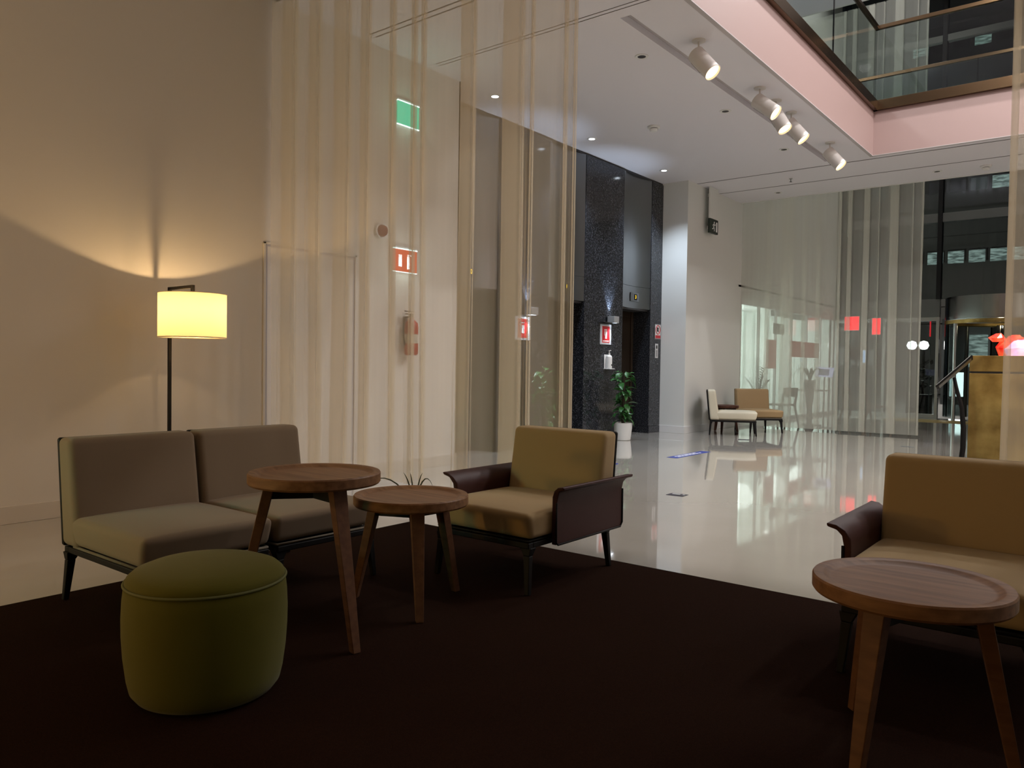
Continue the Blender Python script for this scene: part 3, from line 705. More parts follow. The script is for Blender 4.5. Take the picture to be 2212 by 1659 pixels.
def spotlight(x, y, aim, label):
    t = thing('ceiling_spotlight', label, 'spotlight', (x, y, ZC), 0, 'adjustable spotlights along the ceiling recess')
    a = Vector(aim).normalized()
    MB().lathe([(0.0, 0.0), (0.07, 0.0), (0.068, -0.014), (0.0, -0.016)], 24).build('canopy', SPOTW, t, smooth='auto')
    MB().cyl((0, 0, -0.012), (0, 0, -0.13), 0.010, n=10).build('stem', SPOTW, t, smooth='auto')
    top = Vector((0, 0, -0.17)); c0 = top - a * 0.05; c1 = top + a * 0.26; r = 0.088
    MB().cyl(c0, c1, r, r, n=36, caps=False).cyl(c0 - a * 0.001, c0, r - 0.004, r, n=36).build('housing', SPOTW, t, smooth='auto', angle=40)
    MB().cyl(c1 - a * 0.03, c1 - a * 0.02, r - 0.006, n=30).build('lens', ELENS, t)
    rb = a.orthogonal().normalized(); rb2 = a.cross(rb)
    ring = [c1 + rb * (r * math.cos(k * PI / 16)) + rb2 * (r * math.sin(k * PI / 16)) for k in range(33)]
    MB().tube(ring, 0.004, 6, False).build('rim', SPOTW, t, smooth=True)
    side = Vector((-r - 0.001, 0, 0)); side = (side - a * side.dot(a)).normalized() * (r + 0.0005)
    MB().tube([c0 + side + a * 0.03, c0 + side + a * 0.20], 0.003, 5).build('seam', mat('seam_grey', (0.25, 0.24, 0.23), 0.6), t)
    o = light('spotlight_beam', 'SPOT', Vector((x, y, ZC)) + c1 + a * 0.02, 110, (1.0, 0.78, 0.52), 0.05, Vector((x, y, ZC)) + c1 + a * 2, spot=math.radians(42), blend=0.6)
labs = ['white ceiling spotlight nearest the camera, alone on the recess', 'white ceiling spotlight with dark inner rim, first of the close group of three',
        'white ceiling spotlight in the middle of the close group of three', 'white ceiling spotlight last of the close group of three', 'white ceiling spotlight farthest away near the end of the recess']
for (y, aim), lb in zip(((7.47, (0.62, -0.06, -0.74)), (9.16, (0.74, 0.0, -0.62)), (9.70, (0.52, -0.12, -0.86)), (10.27, (0.64, 0.05, -0.8)), (11.96, (0.62, -0.05, -0.74))), labs):
    spotlight(-3.53, y, aim, lb)

# ------------------------------------------------------------------ wall fittings
def wp(y, z, off=0.0, x=XW): return (x + off, y, z)
# green exit sign
t = thing('exit_sign', 'glowing green exit sign high on the wall behind the curtain', 'exit sign', (XW, 6.03, 3.93))
MB().box(0.0, 0.03, -0.17, 0.17, 0.13, 0.15).build('mount', WHITEP, t)
MB().box(0.02, 0.028, -0.16, 0.16, -0.13, 0.13).build('panel', EGREEN, t)
MB().box(0.018, 0.030, -0.165, 0.165, 0.122, 0.134).box(0.018, 0.030, -0.165, 0.165, -0.134, -0.124).build('lit_edge', EEDGE, t)
light('exit_sign_glow', 'POINT', (XW + 0.10, 6.03, 3.93), 1.2, (0.35, 1.0, 0.75), 0.08)
t = thing('fire_point_sign', 'glowing red fire point sign behind the curtain above the extinguisher', 'sign', (XW, 6.0, 2.33))
MB().box(0.0, 0.03, -0.19, 0.19, 0.125, 0.145).build('mount', WHITEP, t)
MB().box(0.02, 0.028, -0.18, 0.18, -0.125, 0.125).build('panel', ERED, t)
MB().box(0.018, 0.032, -0.185, 0.185, 0.118, 0.130).box(0.018, 0.030, -0.185, 0.185, -0.131, -0.124).build('lit_edge', EEDGE, t)
pg = MB().box(0.029, 0.031, 0.03, 0.07, -0.09, 0.05).box(0.029, 0.031, 0.035, 0.10, 0.055, 0.07).box(0.029, 0.031, -0.10, -0.05, -0.07, 0.06)
pg.build('pictogram', mat('pict_pale', (0.8, 0.6, 0.6), 0.5, emit=(1, .7, .7), estr=0.3), t)
light('fire_sign_glow', 'POINT', (XW + 0.10, 6.0, 2.30), 2.2, (0.85, 1.0, 0.92), 0.08)
# extinguisher
t = thing('fire_extinguisher', 'red fire extinguisher hanging on the wall behind the curtain', 'fire extinguisher', (XW + 0.10, 6.04, 0))
MB().lathe([(0.0, 1.29), (0.06, 1.29), (0.072, 1.305), (0.075, 1.33), (0.075, 1.60), (0.068, 1.64), (0.045, 1.67), (0.022, 1.685), (0.022, 1.71), (0, 1.71)], 28).build('cylinder', EXTR, t, smooth='auto')
MB().lathe([(0.0755, 1.42), (0.0762, 1.42), (0.0762, 1.52), (0.0755, 1.52)], 28).build('label_band', mat('label_pale', (0.55, 0.5, 0.42), 0.5), t)
MB().box(-0.012, 0.012, -0.015, 0.015, 1.705, 1.735).box(-0.01, 0.01, -0.09, 0.03, 1.735, 1.745).box(-0.01, 0.01, -0.10, 0.03, 1.765, 1.775).build('valve_handle', BLACK, t, bevel=0.003)
MB().tube([(0, -0.02, 1.72), (0, -0.09, 1.70), (0, -0.125, 1.62), (0, -0.12, 1.50), (0, -0.10, 1.40)], 0.009, 8).build('hose', BLACK, t, smooth=True)
MB().box(-0.10, -0.07, -0.03, 0.03, 1.55, 1.72).build('bracket', STEELF, t)
# alarm
t = thing('fire_alarm_sounder', 'round reddish alarm sounder on the wall behind the curtain', 'alarm', (XW, 5.66, 2.61))
MB().cyl((0, 0, 0), (0.03, 0, 0), 0.085, n=28).build('base', WHITEP, t, smooth='auto')
MB().cyl((0.03, 0.0, 0), (0.06, 0.0, 0), 0.065, 0.055, n=28).build('sounder', mat('alarm_red', (0.28, 0.10, 0.07), 0.5), t, smooth='auto')

# exit sign on white hanging panel by the column wall
t = thing('exit_sign', 'dark green exit sign with running figure below a white panel on the column wall', 'exit sign', (XC, 13.75, 0))
MB().box(0.10, 0.13, -0.18, 0.18, 3.97, ZC - 0.002).build('backing_panel', PLASTER_C, t, bevel=0.003)
MB().box(0.09, 0.135, -0.18, 0.18, 3.70, 3.965).build('sign_box', mat('exit_dark', (0.010, 0.020, 0.014), 0.4), t, bevel=0.004)
MB().box(0.0, 0.09, -0.02, 0.02, 3.80, 3.86).box(0.0, 0.10, -0.02, 0.02, 4.4, 4.46).build('bracket', WHITEP, t)
pg = MB(); X_ = 0.1355
pg.box(X_, X_ + .002, 0.08, 0.14, 3.74, 3.92)                                # doorway bar
pg.cyl((X_, -0.0, 3.905), (X_ + .002, -0.0, 3.905), 0.018, n=14)             # head
def stroke(m, y0, z0, y1, z1, wd=0.012):
    d = Vector((0, y1 - y0, z1 - z0)); L = d.length / 2; d.normalize(); nrm = Vector((0, -d.z, d.y))
    m.obox((X_ + .001, (y0 + y1) / 2, (z0 + z1) / 2), (0.001, 0, 0), d * L, nrm * wd)
for s_ in ((-0.005, 3.885, -0.02, 3.82, .016), (-0.005, 3.875, 0.04, 3.855, .008), (0.04, 3.855, 0.055, 3.88, .007), (-0.01, 3.875, -0.055, 3.86, .008), (-0.055, 3.86, -0.06, 3.83, .007),
           (-0.02, 3.825, 0.02, 3.785, .010), (0.02, 3.785, 0.0, 3.745, .009), (-0.02, 3.825, -0.045, 3.785, .010), (-0.045, 3.785, -0.085, 3.785, .009)):
    stroke(pg, *s_)
pg.build('pictogram', PRINT, t)

# lift fittings
def indicator(y, dig, label):
    t = thing('lift_floor_indicator', label, 'lift display', (XL - 0.062, y, 2.415), 0, 'floor indicators over the lift doors')
    MB().box(0.0, 0.010, -0.14, 0.14, -0.075, 0.075).build('plate', STEEL, t, bevel=0.002)
    MB().box(0.010, 0.012, -0.02, 0.08, -0.05, 0.05).build('screen', BLACK, t)
    text('digit', dig, 0.085, EYEL, (0.0135, 0.03, 0.0), (PI / 2, 0, PI / 2), t, 0.0005)
indicator(7.66, '0', 'lift display showing a yellow 0 behind the curtain')
indicator(9.88, '1', 'lift display half hidden by the right edge of the curtain')
indicator(12.02, '3', 'lift display showing a yellow 3 over the right-hand lift')

def sconce(y, label):
    t = thing('wall_sconce', label, 'wall light', (XL, y, 1.965), 0, 'up and down wall lights on the granite piers')
    m = MB().box(0.0, 0.02, -0.05, 0.05, -0.05, 0.05).build('wall_plate', STEEL, t)
    h = MB()
    h.box(0.02, 0.15, -0.075, -0.070, -0.055, 0.055).box(0.02, 0.15, 0.070, 0.075, -0.055, 0.055).box(0.145, 0.15, -0.07, 0.07, -0.055, 0.055).box(0.02, 0.025, -0.07, 0.07, -0.055, 0.055)
    h.build('housing', mat('sconce_silver', (0.62, 0.64, 0.66), 0.35, metal=0.6), t, bevel=0.002)
    MB().box(0.03, 0.14, -0.06, 0.06, -0.045, -0.040).build('lens', ECOOL, t)
    MB().box(0.03, 0.14, -0.06, 0.06, 0.040, 0.045).build('lens', ECOOL, t)
    light('sconce_up', 'SPOT', (XL + 0.07, y, 2.03), 80, (0.62, 0.78, 1.0), 0.02, (XL - 0.01, y, 2.6), spot=math.radians(60), blend=0.8)
    light('sconce_down', 'SPOT', (XL + 0.09, y, 1.89), 14, (0.85, 0.92, 1.0), 0.02, (XL + 0.0, y, 1.2), spot=math.radians(80), blend=0.8)
sconce(11.08, 'silver box wall light on the granite pier between the right-hand lifts')
sconce(8.84, 'silver box wall light on the granite pier behind the curtain')

def sanitiser_set(y, lab, lab2, lab3):
    t = thing('extinguisher_sign', lab, 'sign', (XL, y - 0.10, 1.72), 0, 'red extinguisher signs below the wall lights')
    MB().box(0.001, 0.008, -0.17, 0.17, -0.165, 0.165).build('acrylic_plate', mat('acrylic', (0.55, 0.57, 0.62), 0.15, emit=(.6, .65, .8), estr=0.05), t, bevel=0.003)
    MB().box(0.0082, 0.010, -0.125, 0.125, -0.145, 0.145).build('white_border', PRINT, t)
    MB().box(0.0102, 0.012, -0.115, 0.115, -0.135, 0.135).build('red_field', REDM, t)
    g = MB().box(0.0122, 0.0135, -0.028, 0.028, -0.07, 0.045).box(0.0122, 0.0135, -0.02, 0.02, 0.05, 0.065).box(0.0122, 0.0135, -0.05, 0.03, 0.072, 0.085)
    g.box(0.0122, 0.0135, -0.056, -0.044, -0.02, 0.085)
    for q in range(9): g.box(0.0122, 0.0135, -0.095 + q * 0.021, -0.081 + q * 0.021, -0.12, -0.098)
    g.build('pictogram', PRINT, t)
    t = thing('sign_shelf', lab3, 'bracket', (XL, y - 0.12, 1.902), 0)
    MB().box(0.001, 0.12, -0.2, 0.14, 0, 0.012).build('shelf_plate', STEEL, t)
    MB().box(0.001, 0.01, -0.2, 0.14, -0.02, 0.0).build('shelf_lip', STEEL, t)
    t = thing('sanitiser_dispenser', lab2, 'dispenser', (XL + 0.055, y - 0.06, 1.15), 0)
    MB().box(-0.054, 0.06, -0.085, 0.085, 0.0, 0.012).box(-0.054, -0.048, -0.07, 0.07, 0.012, 0.24).build('bracket', WHITEP, t, bevel=0.003)
    MB().lathe([(0, 0.014), (0.045, 0.014), (0.05, 0.02), (0.05, 0.19), (0.046, 0.21), (0.03, 0.225), (0.018, 0.235), (0, 0.235)], 24).build('bottle', WHITEP, t, smooth='auto')
    MB().lathe([(0, 0.236), (0.017, 0.236), (0.017, 0.262), (0.006, 0.264), (0.006, 0.30), (0.012, 0.302), (0.012, 0.312), (0, 0.312)], 16).box(-0.006, 0.006, 0.0, 0.05, 0.302, 0.312).build('pump', WHITEP, t, smooth='auto')
    MB().cyl((0.049, 0.0, 0.07), (0.052, 0.0, 0.07), 0.014, n=14).build('emblem', BLACK, t)
sanitiser_set(11.08, 'red fire extinguisher sign under the wall light, right of the curtain', 'white pump sanitiser bottle in a holder on the granite pier beside the plant', 'thin steel ledge under the wall light right of the curtain')
t = thing('extinguisher_sign', 'red fire extinguisher sign seen through the lounge curtain', 'sign', (XL, 8.74, 1.72), 0, 'red extinguisher signs below the wall lights')
MB().box(0.001, 0.008, -0.17, 0.17, -0.165, 0.165).build('acrylic_plate', MATS['acrylic'], t)
MB().box(0.0082, 0.010, -0.125, 0.125, -0.145, 0.145).build('white_border', PRINT, t)
MB().box(0.0102, 0.012, -0.115, 0.115, -0.135, 0.135).build('red_field', REDM, t)
MB().box(0.0122, 0.0135, -0.028, 0.028, -0.07, 0.045).box(0.0122, 0.0135, -0.05, 0.03, 0.072, 0.085).box(0.0122, 0.0135, -0.056, -0.044, -0.02, 0.085).build('pictogram', PRINT, t)

t = thing('prohibition_sign', 'round prohibition pictogram plate on the last granite pier', 'sign', (XL, 12.78, 1.84), 0)
MB().box(0.001, 0.008, -0.12, 0.12, -0.14, 0.14).build('plate', STEEL, t, bevel=0.002)
MB().box(0.0082, 0.010, -0.10, 0.10, -0.125, 0.125).build('print_field', PRINT, t)
ring = [(0.011, 0.078 * math.cos(k_ * PI / 16), 0.035 + 0.078 * math.sin(k_ * PI / 16)) for k_ in range(33)]
g = MB().tube(ring, 0.008, 6, False)
g.obox((0.011, 0, 0.035), (0.001, 0, 0), (0, 0.055, -0.055), (0, 0.005, 0.005)); g.build('ring', REDM, t)
MB().box(0.0105, 0.012, -0.03, 0.02, 0.0, 0.075).build('figure', BLACK, t)
MB().box(0.0105, 0.012, -0.095, 0.095, -0.12, -0.065).build('red_bar', REDM, t)
t = thing('lift_call_plate', 'narrow steel lift call plate below the prohibition sign', 'call panel', (XL, 12.75, 1.49), 0)
MB().box(0.001, 0.008, -0.055, 0.055, -0.13, 0.13).build('plate', mat('plate_pale', (0.6, 0.6, 0.6), 0.4, metal=0.3), t, bevel=0.002)
MB().box(0.0082, 0.010, -0.02, 0.02, 0.04, 0.10).build('display', BLACK, t)
g = MB()
for q in range(6): g.box(0.0082, 0.010, -0.022, 0.022, -0.10 + q * 0.02, -0.09 + q * 0.02)
g.build('engraving', CEILDARK, t)
g = text

# ------------------------------------------------------------------ plants
def leaf_mesh(name, L, W, mt, curl=0.25, n=6):
    P = []; F = []
    for i in range(n + 1):
        t = i / n; wd = W * math.sin(PI * min(1, t ** 0.75)) * 0.5 + 0.0005; z = curl * L * (t - t * t * 1.5)
        P += [(-wd, L * t, z + wd * 0.35), (0, L * t, z), (wd, L * t, z + wd * 0.35)]
    for i in range(n):
        q = i * 3; F += [(q, q + 1, q + 4, q + 3), (q + 1, q + 2, q + 5, q + 4)]
    me = bpy.data.meshes.new(name); me.from_pydata(P, [], F); me.materials.append(mt)
    me.polygons.foreach_set('use_smooth', [True] * len(me.polygons)); return me
PLEAF = leaf_mesh('leaf', 0.175, 0.10, LEAF)
def put_leaf(me, parent, loc, yaw, pitch, s=1.0, roll=0.0):
    o = bpy.data.objects.new('leaf', me); COL.objects.link(o); o.parent = parent; o.location = loc
    o.rotation_euler = (Matrix.Rotation(yaw, 3, 'Z') @ Matrix.Rotation(pitch, 3, 'X') @ Matrix.Rotation(roll, 3, 'Y')).to_euler(); o.scale = (s, s, s)
    return o
def pothos(loc, label, seed, n=85, H=1.18):
    t = thing('potted_pothos', label, 'plant', loc)
    MB().lathe([(0, 0.0), (0.115, 0.0), (0.125, 0.008), (0.155, 0.27), (0.158, 0.285), (0.150, 0.285), (0.143, 0.265), (0.0, 0.262)], 36).build('pot', POTW, t, smooth='auto')
    MB().lathe([(0, 0.262), (0.142, 0.262), (0.142, 0.268), (0.0, 0.270)], 24).build('soil', SOIL, t)
    MB().cyl((0, 0, 0.26), (0.0, 0, H - 0.12), 0.028, 0.024, n=10).build('moss_pole', mat('moss', (0.03, 0.022, 0.012), 0.95), t)
    rnd = random.Random(seed); st = MB()
    for i in range(n):
        z = 0.33 + (H - 0.38) * (i / n) + rnd.uniform(-.02, .02); a = rnd.uniform(0, 2 * PI)
        r = rnd.uniform(0.03, 0.085) * (1.5 if z > H - 0.25 or z < 0.45 else 1.0)
        p = (r * math.cos(a), r * math.sin(a), z)
        st.tube([(0.02 * math.cos(a), 0.02 * math.sin(a), z - 0.03), (p[0] * .7, p[1] * .7, z + 0.01), p], 0.003, 5)
        put_leaf(PLEAF, t, p, a - PI / 2 + rnd.uniform(-.5, .5), rnd.uniform(-0.9, 0.5), rnd.uniform(0.6, 1.05), rnd.uniform(-.5, .5))
    st.build('stems', LEAF, t, smooth=True)
pothos((-6.42, 11.05, 0), 'tall climbing pothos in a white pot beside the granite pier', 21)
pothos((-6.42, 8.85, 0), 'climbing pothos in a white pot half hidden behind the curtain', 22)

# spider plant behind the low table
t = thing('spider_plant', 'small spiky plant peeking over the low table, dark arching leaves', 'plant', (-4.245, 4.185, 0))
MB().lathe([(0, 0), (0.036, 0), (0.044, 0.09), (0.047, 0.10), (0.041, 0.10), (0.038, 0.09), (0, 0.085)], 24).build('pot', mat('pot_dark', (0.03, 0.02, 0.015), 0.5), t, smooth='auto')
def blade(path, wd, parent, mt):
    P = []; F = []; n = len(path)
    for i, p in enumerate(path):
        d = Vector(path[min(i + 1, n - 1)]) - Vector(path[max(i - 1, 0)]); sd = Vector((d.y, -d.x, 0))
        if sd.length < 1e-4: sd = Vector((1, 0, 0))
        sd.normalize(); w_ = wd * (1 - (i / (n - 1)) ** 2) + 0.0008; q = Vector(p)
        P += [tuple(q - sd * w_), tuple(q + Vector((0, 0, -w_ * .4))), tuple(q + sd * w_)]
    for i in range(n - 1):
        q = i * 3; F += [(q, q + 1, q + 4, q + 3), (q + 1, q + 2, q + 5, q + 4)]
    return MB().add(P, F).build('leaf', mt, parent, smooth=True)
Rv = Vector((math.cos(CAM_YAW), math.sin(CAM_YAW), 0))
SPL = mat('spider_leaf', (0.035, 0.040, 0.015), 0.6)
for ex, ez, mid in ((-0.32, 0.305, 0.32), (-0.085, 0.365, 0.27), (-0.035, 0.365, 0.27), (0.06, 0.365, 0.27), (0.14, 0.265, 0.36), (0.10, 0.20, 0.28), (-0.14, 0.18, 0.28), (0.15, 0.16, 0.28)):
    pts = []
    for i in range(8):
        t_ = i / 7; p = Rv * (ex * t_); z = 0.11 + (mid - 0.11) * 2 * t_ * (1 - t_) * 1.3 + (ez - 0.11) * t_ * t_
        pts.append((p.x, p.y, z))
    MB().tube(pts, [0.006, 0.006, 0.006, 0.0055, 0.005, 0.004, 0.0025, 0.0008], 6).build('leaf', SPL, t, smooth=True)

# ------------------------------------------------------------------ floor stickers
def sticker(name, label, c, ang, L, W, mt, words, size):
    t = thing(name, label, 'floor sticker', (c[0], c[1], 0.0005), ang)
    MB().box(-L / 2, L / 2, -W / 2, W / 2, 0, 0.0012).build('vinyl', mt, t)
    g = MB()
    for row, ws in enumerate(words):
        x = -L * 0.36
        for wd in ws:
            g.box(x, x + wd, W * (0.12 - 0.34 * row), W * (0.30 - 0.34 * row), 0.0013, 0.0018); x += wd + 0.025
    if words: g.build('print', PRINT, t)
sticker('floor_sticker', 'blue floor sticker with two rows of white lettering near the column', (-4.69, 9.89), PI / 2, 1.07, 0.15, BLUE, [[.06, .1, .05, .12, .08, .1], [.09, .05, .12, .06, .1, .08, .05]], 0.05)
sticker('floor_sticker', 'small black floor sticker with a white mark on the cream floor', (-3.285, 6.68), 0.05, 0.17, 0.14, STBLK, [[.08, .02]], 0.04)
sticker('floor_sticker', 'small blue floor sticker right of the left armchair back', (-4.95, 8.26), 0.3, 0.16, 0.10, BLUE, [], 0.04)
sticker('floor_sticker', 'small dark floor sticker before the right end of the facade curtain', (-2.68, 13.43), 0.0, 0.18, 0.12, STBLK, [], 0.04)
sticker('floor_sticker', 'small dark floor sticker in front of the cream lobby chair', (-5.0, 12.6), 0.2, 0.18, 0.12, STBLK, [], 0.04)

# ------------------------------------------------------------------ gold counter, info stand, sculpture
YP = 11.2
t = thing('gold_counter', 'tall gold counter block with a raised gold top behind the right curtain', 'counter', (-1.55, YP, 0))
MB().box(0, 2.0, 0, 0.7, 0, 1.175).build('body', GOLD, t, bevel=0.004)
MB().box(0.012, 1.99, 0.012, 0.69, 1.175, 1.20).build('shadow_gap', CEILDARK, t)
MB().box(0, 2.0, 0, 0.7, 1.20, 1.395).build('top_block', GOLD, t, bevel=0.004)
t = thing('glass_sculpture', 'glowing red and lilac faceted glass sculpture standing on the gold counter', 'sculpture', (-1.30, YP + 0.15, 1.395))
rnd = random.Random(4)
def shard(c, s, mt, seed):
    r_ = random.Random(seed); P = []; n = 8
    for ring_ in range(3):
        for k_ in range(n):
            a = 2 * PI * k_ / n + r_.uniform(-.2, .2); q = (0.75, 1.0, 0.45)[ring_] * r_.uniform(.75, 1.15)
            P.append((c[0] + s[0] * q * math.cos(a), c[1] + s[1] * q * math.sin(a), c[2] + s[2] * (ring_ / 2 * 1.0) * r_.uniform(.85, 1.15) + (0 if ring_ else 0)))
    for k_ in range(n): P[k_] = (P[k_][0], P[k_][1], c[2])
    F = [(i * n + k_, i * n + (k_ + 1) % n, (i + 1) * n + (k_ + 1) % n) for i in range(2) for k_ in range(n)]
    F += [(i * n + k_, (i + 1) * n + (k_ + 1) % n, (i + 1) * n + k_) for i in range(2) for k_ in range(n)] + [tuple(range(2 * n, 3 * n))]
    return MB().add(P, F), mt
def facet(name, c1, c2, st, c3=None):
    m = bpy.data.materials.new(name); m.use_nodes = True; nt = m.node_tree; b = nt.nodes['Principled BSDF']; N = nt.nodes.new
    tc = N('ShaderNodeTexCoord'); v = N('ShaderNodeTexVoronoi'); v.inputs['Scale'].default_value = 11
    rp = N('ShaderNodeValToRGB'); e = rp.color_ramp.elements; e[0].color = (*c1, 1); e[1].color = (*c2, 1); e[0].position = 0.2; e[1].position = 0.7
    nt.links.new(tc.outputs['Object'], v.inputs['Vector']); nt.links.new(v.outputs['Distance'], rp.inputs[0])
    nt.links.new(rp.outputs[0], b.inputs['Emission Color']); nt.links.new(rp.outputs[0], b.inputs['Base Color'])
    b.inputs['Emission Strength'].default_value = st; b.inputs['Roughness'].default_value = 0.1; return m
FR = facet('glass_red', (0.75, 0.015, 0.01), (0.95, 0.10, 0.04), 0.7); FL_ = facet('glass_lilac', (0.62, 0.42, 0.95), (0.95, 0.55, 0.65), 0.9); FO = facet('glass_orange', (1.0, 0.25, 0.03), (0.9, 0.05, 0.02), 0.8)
for c, s, mt, nm in (((0.10, 0.1, 0.0), (0.10, 0.08, 0.20), FR, 'red_facet'), ((0.02, 0.1, 0.18), (0.10, 0.06, 0.10), FR, 'red_facet'), ((0.20, 0.12, 0.16), (0.14, 0.08, 0.09), FR, 'red_facet'),
                     ((0.24, 0.06, 0.0), (0.16, 0.10, 0.19), FL_, 'lilac_facet'), ((0.52, 0.10, 0.0), (0.18, 0.10, 0.16), FL_, 'lilac_facet'), ((0.45, 0.16, 0.12), (0.12, 0.08, 0.09), FO, 'orange_facet'), ((0.72, 0.10, 0.0), (0.16, 0.10, 0.11), FO, 'orange_facet')):
    mm_, q_ = shard(c, s, mt, int(c[0] * 100) + 3); mm_.build(nm, q_, t)
light('sculpture_glow', 'POINT', (-0.95, YP + 0.05, 1.60), 4, (1.0, 0.45, 0.55), 0.1)

t = thing('info_stand', 'black curved-post information stand with tilted panel left of the gold counter', 'stand', (-1.70, 10.9, 0))
pth = [(0.12, 0.0, 0.015), (0.145, 0, 0.25), (0.145, 0, 0.5), (0.12, 0, 0.75), (0.06, 0, 0.98), (0.03, 0, 1.12)]
MB().tube(pth, [0.028, 0.030, 0.030, 0.026, 0.022, 0.020], 12).build('post', BLACK, t, smooth=True)
MB().lathe([(0, 0), (0.16, 0), (0.16, 0.012), (0.15, 0.018), (0, 0.02)], 32, (0.12, 0, 0)).build('base', BLACK, t, smooth='auto')
d = Vector((0.40, 0.10, 0.42)).normalized(); nn_ = Vector((-0.68, 0, 0.66)); side = d.cross(nn_).normalized(); nn_ = side.cross(d).normalized()
MB().obox((0.03, 0, 1.18), d * 0.27, side * 0.16, nn_ * 0.009).build('panel', BLACK, t, bevel=0.003)
MB().obox(Vector((0.03, 0, 1.18)) - nn_ * 0.013, d * 0.24, side * 0.13, nn_ * 0.002).build('rear_plate', STEELF, t)
MB().obox(Vector((0.03, 0, 1.18)) + nn_ * 0.012, d * 0.25, side * 0.14, nn_ * 0.002).build('print_sheet', PRINT, t)

# ------------------------------------------------------------------ furniture and plants behind the facade curtain
def cafe_chair(loc, rz, label):
    t = thing('cafe_chair', label, 'chair', loc, rz, 'wooden chairs behind the facade curtain')
    WD = mat('chair_wood', (0.10, 0.075, 0.055), 0.5)
    MB().cushion(-0.22, 0.22, -0.23, 0.22, 0.43, 0.465, r=0.015, puff=0.0, n=8).build('seat', WD, t, smooth=True)
    for sx in (-1, 1):
        MB().frustum((sx * 0.23, -0.25, 0), (0.025, 0.025), (sx * 0.19, -0.18, 0.435), (0.04, 0.035)).build('leg', WD, t, bevel=0.003)
        MB().frustum((sx * 0.22, 0.30, 0), (0.025, 0.03), (sx * 0.20, 0.20, 0.435), (0.035, 0.045)).frustum((sx * 0.20, 0.20, 0.435), (0.035, 0.045), (sx * 0.20, 0.26, 0.80), (0.025, 0.03)).build('leg', WD, t, bevel=0.003)
    MB().cushion(-0.22, 0.22, 0.235, 0.262, 0.62, 0.81, r=0.012, n=8, fn=lambda x, y, z: (x, y + 0.03 * (1 - (x / 0.22) ** 2), z)).build('backrest', WD, t, smooth=True)
    return t
cafe_chair((-5.66, 16.2, 0), math.radians(250), 'wooden chair behind the facade curtain, left of the vase')
cafe_chair((-4.0, 17.3, 0), math.radians(100), 'wooden chair behind the facade curtain under the red signs')
cafe_chair((-4.60, 17.95, 0), math.radians(80), 'wooden chair behind the facade curtain, right of the vase')
t = thing('cafe_table', 'thin round cafe table behind the facade curtain', 'table', (-5.28, 17.0, 0))
MB().lathe([(0, 0.735), (0.38, 0.735), (0.385, 0.742), (0.38, 0.755), (0, 0.755)], 40).build('tabletop', WALNUT, t, smooth='auto')
MB().cyl((0, 0, 0.02), (0, 0, 0.735), 0.025, n=14).build('column', BLACK, t, smooth='auto'); MB().lathe([(0, 0), (0.22, 0), (0.22, 0.012), (0.03, 0.03), (0, 0.03)], 28).build('foot', BLACK, t, smooth='auto')
t = thing('palm_in_vase', 'palm plant in a tall tapered grey vase behind the facade curtain', 'plant', (-5.03, 16.08, 0))
MB().lathe([(0, 0.0), (0.10, 0.0), (0.06, 0.10), (0.05, 0.35), (0.085, 0.70), (0.12, 0.98), (0.105, 0.98), (0.06, 0.60), (0, 0.55)], 28).build('vase', mat('vase_grey', (0.18, 0.17, 0.16), 0.5), t, smooth='auto')
for k_ in range(11):
    a = k_ * 0.571 * 2; L_ = 0.29 + 0.05 * (k_ % 3)
    blade([(L_ * u_ * math.cos(a), L_ * u_ * math.sin(a), 0.95 + 0.85 * u_ * (1.15 - u_) * 0.95) for u_ in (0, .15, .3, .45, .6, .75, .9, 1.0)], 0.022, t, LEAFD)
t = thing('tablet_kiosk', 'white framed tablet display glowing behind the facade curtain', 'display', (-4.86, 16.45, 0))
MB().cyl((0, 0, 0.02), (0, 0, 1.04), 0.02, n=12).build('post', STEELF, t); MB().lathe([(0, 0), (0.15, 0), (0.15, 0.012), (0, 0.014)], 24).build('base', STEELF, t)
MB().obox((0, 0, 1.14), (0.17, 0.02, -0.01), (0.0, 0.012, 0.004), (0.004, 0.04, 0.095)).build('frame', ESCR, t)
MB().obox((0, -0.016, 1.138), (0.10, 0.012, -0.006), (0.0, 0.002, 0.0006), (0.002, 0.027, 0.064)).build('screen', ESCR2, t)
t = thing('zz_plant', 'zamioculcas plant behind the facade curtain above the tan chair', 'plant', (-6.0, 15.85, 0))
MB().lathe([(0, 0), (0.11, 0), (0.14, 0.35), (0.13, 0.35), (0, 0.33)], 28).build('pot', POTW, t, smooth='auto')
ZL = leaf_mesh('leaf', 0.11, 0.045, LEAFD, 0.1)
for k_, (ex, ey, ez) in enumerate(((-0.22, -0.1, 0.98), (-0.04, 0.0, 1.42), (0.10, 0.02, 1.22), (0.20, 0.05, 0.95), (0.05, 0.1, 1.05))):
    pts = [(ex * u_ * u_, ey * u_ * u_, 0.33 + (ez - 0.33) * (u_ ** 0.85)) for u_ in (0, .2, .4, .6, .8, 1)]
    MB().tube(pts, [.012, .011, .01, .008, .006, .003], 6).build('stem', LEAFD, t, smooth=True)
    for q in range(10):
        u_ = 0.42 + 0.058 * q; z = 0.33 + (ez - 0.33) * (u_ ** 0.85)
        for sd in (0, PI): put_leaf(ZL, t, (ex * u_ * u_, ey * u_ * u_, z), sd + 0.4 * k_ - PI / 2 + 0.3, 0.6, 1.0)
